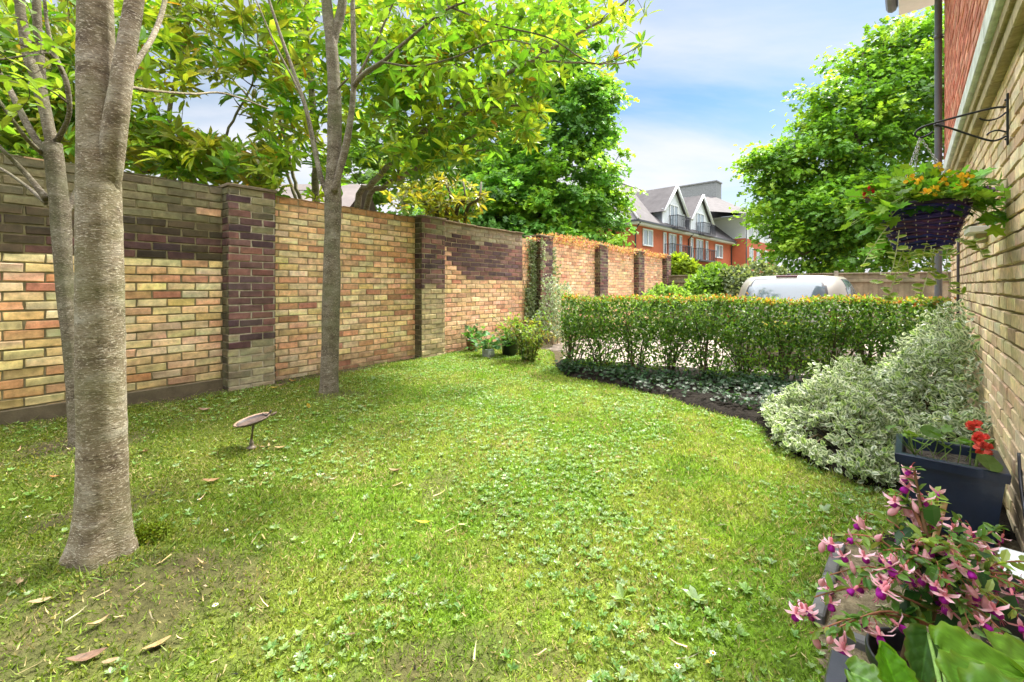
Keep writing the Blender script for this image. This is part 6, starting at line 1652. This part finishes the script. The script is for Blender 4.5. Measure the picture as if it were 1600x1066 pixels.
mb = MB(); mb.tube([Q(-.62, -.62, E1 + .03), Q(4.6, 4.6, RZ + .03)], .09, 6, (.5, .48, .47)); mb.tube([Q(4.6, 4.6, RZ + .03), Q(23.2, 4.6, RZ + .03)], .1, 6, (.36, .34, .34)); mb.build('ridge', M['tile'], fl_)
# left cross wing with its own hipped roof
mb = MB(); tiles(mb, [Q(-3.5, 3.2, E1), Q(-.4, -.3, E1), Q(1.8, 4.6, RZ - .9), Q(-.6, 6.5, RZ - .9)]); tiles(mb, [Q(-.4, -.3, E1 + .01), Q(4.6, 4.6, RZ + .01), Q(1.8, 4.6, RZ - .9)]); mb.build('side_roof', M['tile'], fl_)
def window(a0, a1, z0, z1, n=2, b=0.0, par=None):
    mb = MB(); t = .11
    for i in range(n + 1): x = a0 + (a1 - a0) * i / n; qbox(mb, x - t / 2, x + t / 2, b - .09, b - .02, z0, z1, (.78, .79, .8))
    for z in (z0, z1): qbox(mb, a0 - t / 2, a1 + t / 2, b - .10, b - .021, z - t / 2, z + t / 2, (.78, .79, .8))
    w = mb.build('window', M['far_white'], par or fl_)
    mb = MB(); mb.add([Q(a0, b - .045, z0), Q(a1, b - .045, z0), Q(a1, b - .045, z1), Q(a0, b - .045, z1)], [(0, 1, 2, 3)]); mb.build('pane', M['glass'], w)
    return w
def balcony(a0, a1, z, b=0.0):
    mb = MB(); n = 12; d = .8
    qbox(mb, a0, a1, b - d, b - .02, z - .12, z, (.09, .09, .1))
    for i in range(n + 1): x = a0 + (a1 - a0) * i / n; qbox(mb, x - .02, x + .02, b - d, b - d + .04, z, z + 1.05, (.05, .05, .06))
    for i in range(5):
        for x in (a0, a1): qbox(mb, x - .02, x + .02, b - d + i * d / 5, b - d + .04 + i * d / 5, z, z + 1.05, (.05, .05, .06))
    qbox(mb, a0 - .04, a1 + .04, b - d - .03, b - d + .03, z + 1.04, z + 1.1, (.05, .05, .06))
    for x in (a0, a1): qbox(mb, x - .03, x + .03, b - d, b - .02, z + 1.05, z + 1.10, (.05, .05, .06))
    mb.build('balcony', M['iron'], fl_)
window(A(1004), A(1018.5), 4.45, 5.72); window(A(1117), A(1128), 4.25, 5.6)
for x0, x1, x2, x3, x4, x5 in ((1036, 1039.5, 1044.5, 1055, 1061, 1064), (1078.5, 1081.5, 1087, 1097, 1102, 1105)):
    window(A(x0), A(x1), 3.9, 5.75, 1); window(A(x2), A(x3), 3.75, 5.75, 2); window(A(x4), A(x5), 3.9, 5.75, 1); balcony(A(x2) - .9, A(x5) + .4, 3.7)
    window(A(x2), A(x3), .5, 2.6, 2); window(A(x0), A(x1), .5, 2.6, 1); window(A(x4), A(x5), .5, 2.6, 1)
window(A(1004), A(1018.5), .9, 2.4); window(A(1117), A(1128), .9, 2.4)
# gabled dormers: white front, slate cheeks, tiled roofs running back into the main roof
for a0, a1, za, zk in ((A(1031), A(1064), 10.0, 7.75), (A(1074), A(1104), 10.1, 7.7)):
    am = (a0 + a1) / 2; bb_ = -.25
    root = MB(); z0 = EV + .28
    back = 5.2
    root.add([Q(a0, bb_, z0), Q(a1, bb_, z0), Q(a1, bb_, zk), Q(am, bb_, za - .1), Q(a0, bb_, zk)], [(0, 1, 2, 3, 4)], (.70, .73, .76)); dm = root.build('dormer', M['far_white'], fl_)
    mb = MB()
    for x in (a0, a1): mb.add([Q(x, bb_, z0), Q(x, back, z0), Q(x, back, zk), Q(x, bb_, zk)], [(0, 1, 2, 3)], (.22, .24, .26))
    mb.build('cheek', M['tile'], dm)
    mb = MB(); ov = .35
    for x, sg in ((a0, -1), (a1, 1)): mb.add([Q(x + sg * ov, bb_ - .3, zk - .3), Q(am, bb_ - .3, za), Q(am, back, za), Q(x + sg * ov, back, zk - .3)], [(0, 1, 2, 3)], TILE)
    mb.build('dormer_roof', M['tile'], dm)
    mb = MB()
    for x, sg in ((a0, -1), (a1, 1)):
        p0, p1 = Q(x + sg * ov, bb_ - .34, zk - .35), Q(am, bb_ - .34, za - .02); mb.tube([p0, p1], .13, 4, (.80, .81, .82))
        qbox(mb, x - .12, x + .12, bb_ - .1, bb_ + .01, z0, zk, (.78, .8, .82))
    mb.build('bargeboard', M['far_white'], dm)
    window(am - (a1 - a0) * .19, am + (a1 - a0) * .17, z0 + .1, z0 + 2.05, 2, bb_, fl_); balcony(am - (a1 - a0) * .22, am + (a1 - a0) * .40, z0 - .05, bb_)
# lift tower, right wing
mb = MB(); qbox(mb, 27, 28.9, 3.0, 8.5, 8, 14.5, (.24, .25, .25)); mb.build('lift_tower', M['stone'], fl_)
mb = MB(); qbox(mb, 26.9, 29.0, 2.9, 8.6, 14.5, 14.65, (.22, .22, .22)); mb.build('tower_cap', M['stone'], fl_)
mb = MB(); qbox(mb, 23.01, 36, -1.5, 8, -.3, 6.6, np.array(RED) * .98); mb.build('wing_wall', M['far_brick'], fl_)
mb = MB(); qbox(mb, 23.02, 36, -1.49, 8, 6.6, 8.9, (.72, .73, .74)); mb.build('wing_upper_wall', M['far_white'], fl_)
mb = MB(); qbox(mb, 22.2, 37, -2.2, 8.5, 8.9, 9.15, (.72, .72, .72)); mb.build('wing_soffit', M['far_white'], fl_)
mb = MB(); tiles(mb, [Q(22.1, -2.3, 9.16), Q(37, -2.3, 9.16), Q(37, 3.2, 12.6), Q(27, 3.2, 12.6)]); tiles(mb, [Q(22.1, -2.3, 9.16), Q(27, 3.2, 12.6), Q(22.1, 8.6, 9.16)]); tiles(mb, [Q(15, 1.5, 9.16), Q(22.1, -2.3, 9.17), Q(27, 3.2, 12.6), Q(17.5, 4.6, RZ + .3)]); mb.build('wing_roof', M['tile'], fl_)
for a0 in (24.5, 27.5, 31): window(a0, a0 + 1.3, 3.9, 5.6, 2, -1.5); window(a0, a0 + 1.3, .8, 2.4, 2, -1.5); window(a0, a0 + 1.3, 6.9, 8.3, 2, -1.5)
for a, b in ((-.05, -.08), (10.4, -.08), (22.85, -.08)):
    mb = MB(); mb.tube([Q(a, b, -.3), Q(a, b, EV - .35), Q(a - .2, b - .5, EV + .1)], .06, 7, (.05, .05, .055)); mb.build('downpipe', M['plastic'], fl_)
mb = MB(); mb.tube([Q(23.1, -1.6, -.3), Q(23.1, -1.6, 8.7)], .06, 7, (.07, .07, .075)); mb.build('downpipe', M['plastic'], fl_)
# --- pale-roofed house glimpsed through the trunks
nh = thing('neighbouring_house', 'pale tiled roof of a house glimpsed between tree stems over the wall', 'house', (-6.5, 15, -.3))
mb = MB(); mb.box((-7.4, 15.5, 1.3), (2.1, 0, 0), (0, 2.5, 0), (0, 0, 1.6), (.5, .42, .33)); mb.build('wall', M['far_white'], nh)
mb = MB(); tiles(mb, [(-9.6, 12.8, 2.9), (-5.2, 12.8, 2.9), (-5.2, 15.6, 4.8), (-9.6, 15.6, 4.8)], (.13, .11, .10)); tiles(mb, [(-9.6, 18.4, 2.9), (-5.2, 18.4, 2.9), (-5.2, 15.6, 4.8), (-9.6, 15.6, 4.8)], (.13, .11, .10)); mb.build('roof', M['tile'], nh)
CLX, CLY, CLOUD, CLZ, SKYT, SKYS, SUNE, SUNA, EXPO = 3.0, 1.0, 6.3, 46.0, 1.0, .06, 4.3, 5.0, 1.45
# ================================================================ light, sky, viewpoint
SUN_AZ, SUN_EL = math.radians(46), math.radians(56)
w = bpy.data.worlds.new("World"); SC.world = w; w.use_nodes = True
nt = w.node_tree; nt.nodes.clear()
out = nt.nodes.new('ShaderNodeOutputWorld'); bg = nt.nodes.new('ShaderNodeBackground')
sky = nt.nodes.new('ShaderNodeTexSky'); sky.sky_type = 'NISHITA'; sky.sun_disc = False
sky.sun_elevation = SUN_EL; sky.sun_rotation = SUN_AZ; sky.air_density = 1.0; sky.dust_density = .6; sky.ozone_density = 2.5
tc = nt.nodes.new('ShaderNodeTexCoord')
sep = nt.nodes.new('ShaderNodeSeparateXYZ'); nt.links.new(tc.outputs['Generated'], sep.inputs[0])
def mth(op, a, b=None):
    n = nt.nodes.new('ShaderNodeMath'); n.operation = op
    for i, v in enumerate((a, b)):
        if v is None: continue
        if hasattr(v, 'links'): nt.links.new(v, n.inputs[i])
        else: n.inputs[i].default_value = v
    return n.outputs[0]
zc = mth('MAXIMUM', mth('ADD', sep.outputs['Z'], .14), .05)
cmb = nt.nodes.new('ShaderNodeCombineXYZ')
nt.links.new(mth('DIVIDE', sep.outputs['X'], zc), cmb.inputs[0]); nt.links.new(mth('DIVIDE', sep.outputs['Y'], zc), cmb.inputs[1])
mp = N(nt, 'ShaderNodeMapping'); mp.inputs['Rotation'].default_value = (0, 0, .5); mp.inputs['Scale'].default_value = (.55, 1.0, 1); mp.inputs['Location'].default_value = (CLX, CLY, 0)
nt.links.new(cmb.outputs[0], mp.inputs[0])
n1 = noise(nt, .9, 7, .55, vec=mp.outputs[0], dist=.35)
cl = ramp(nt, n1, [(.38, (0, 0, 0)), (.66, (1, 1, 1))])
low = ramp(nt, sep.outputs['Z'], [(.05, (1, 1, 1)), (.36, (0, 0, 0))])
# thin overcast overhead, brightened out of view as added fill light
top = ramp(nt, sep.outputs['Z'], [(.56, (0, 0, 0)), (.80, (1, 1, 1))])
fac = mth('MINIMUM', mth('ADD', mth('ADD', mth('MULTIPLY', cl, .85), mth('MULTIPLY', low, .9)), top), 1.0)
lev = mth('ADD', mth('MULTIPLY', top, CLZ - CLOUD), CLOUD)
vm = nt.nodes.new('ShaderNodeVectorMath'); vm.operation = 'SCALE'; vm.inputs[0].default_value = (1.0, 1.0, 1.05); nt.links.new(lev, vm.inputs['Scale'])
colr = mul(nt, mul(nt, sky.outputs[0], (SKYT * .80, SKYT, SKYT * .98)), vm.outputs[0], fac, 'MIX')
nt.links.new(colr, bg.inputs[0]); bg.inputs[1].default_value = SKYS
nt.links.new(bg.outputs[0], out.inputs[0])
sun = bpy.data.lights.new('sun', 'SUN'); sun.energy = SUNE; sun.angle = math.radians(SUNA); sun.color = (1, .94, .84)
so = bpy.data.objects.new('sun', sun); COL.objects.link(so)
sd = Vector((math.sin(SUN_AZ) * math.cos(SUN_EL), math.cos(SUN_AZ) * math.cos(SUN_EL), math.sin(SUN_EL)))
so.rotation_euler = sd.to_track_quat('Z', 'Y').to_euler(); so.location = sd * 40
cam = bpy.data.cameras.new('camera'); co = bpy.data.objects.new('camera', cam); COL.objects.link(co)
cam.sensor_width = 36; cam.sensor_fit = 'HORIZONTAL'; cam.lens = 36 * F / 1600; cam.shift_y = (HZ - 533) / 1600
cam.clip_start = .05; cam.clip_end = 3000
co.location = (0, 0, H); co.rotation_euler = (PI / 2, 0, 0)
SC.camera = co
SC.view_settings.view_transform = 'Standard'; SC.view_settings.look = 'None'; SC.view_settings.gamma = 1; SC.view_settings.use_curve_mapping = False
SC.view_settings.exposure = EXPO
SC.cycles.max_bounces = 8; SC.cycles.transparent_max_bounces = 16; SC.cycles.diffuse_bounces = 4
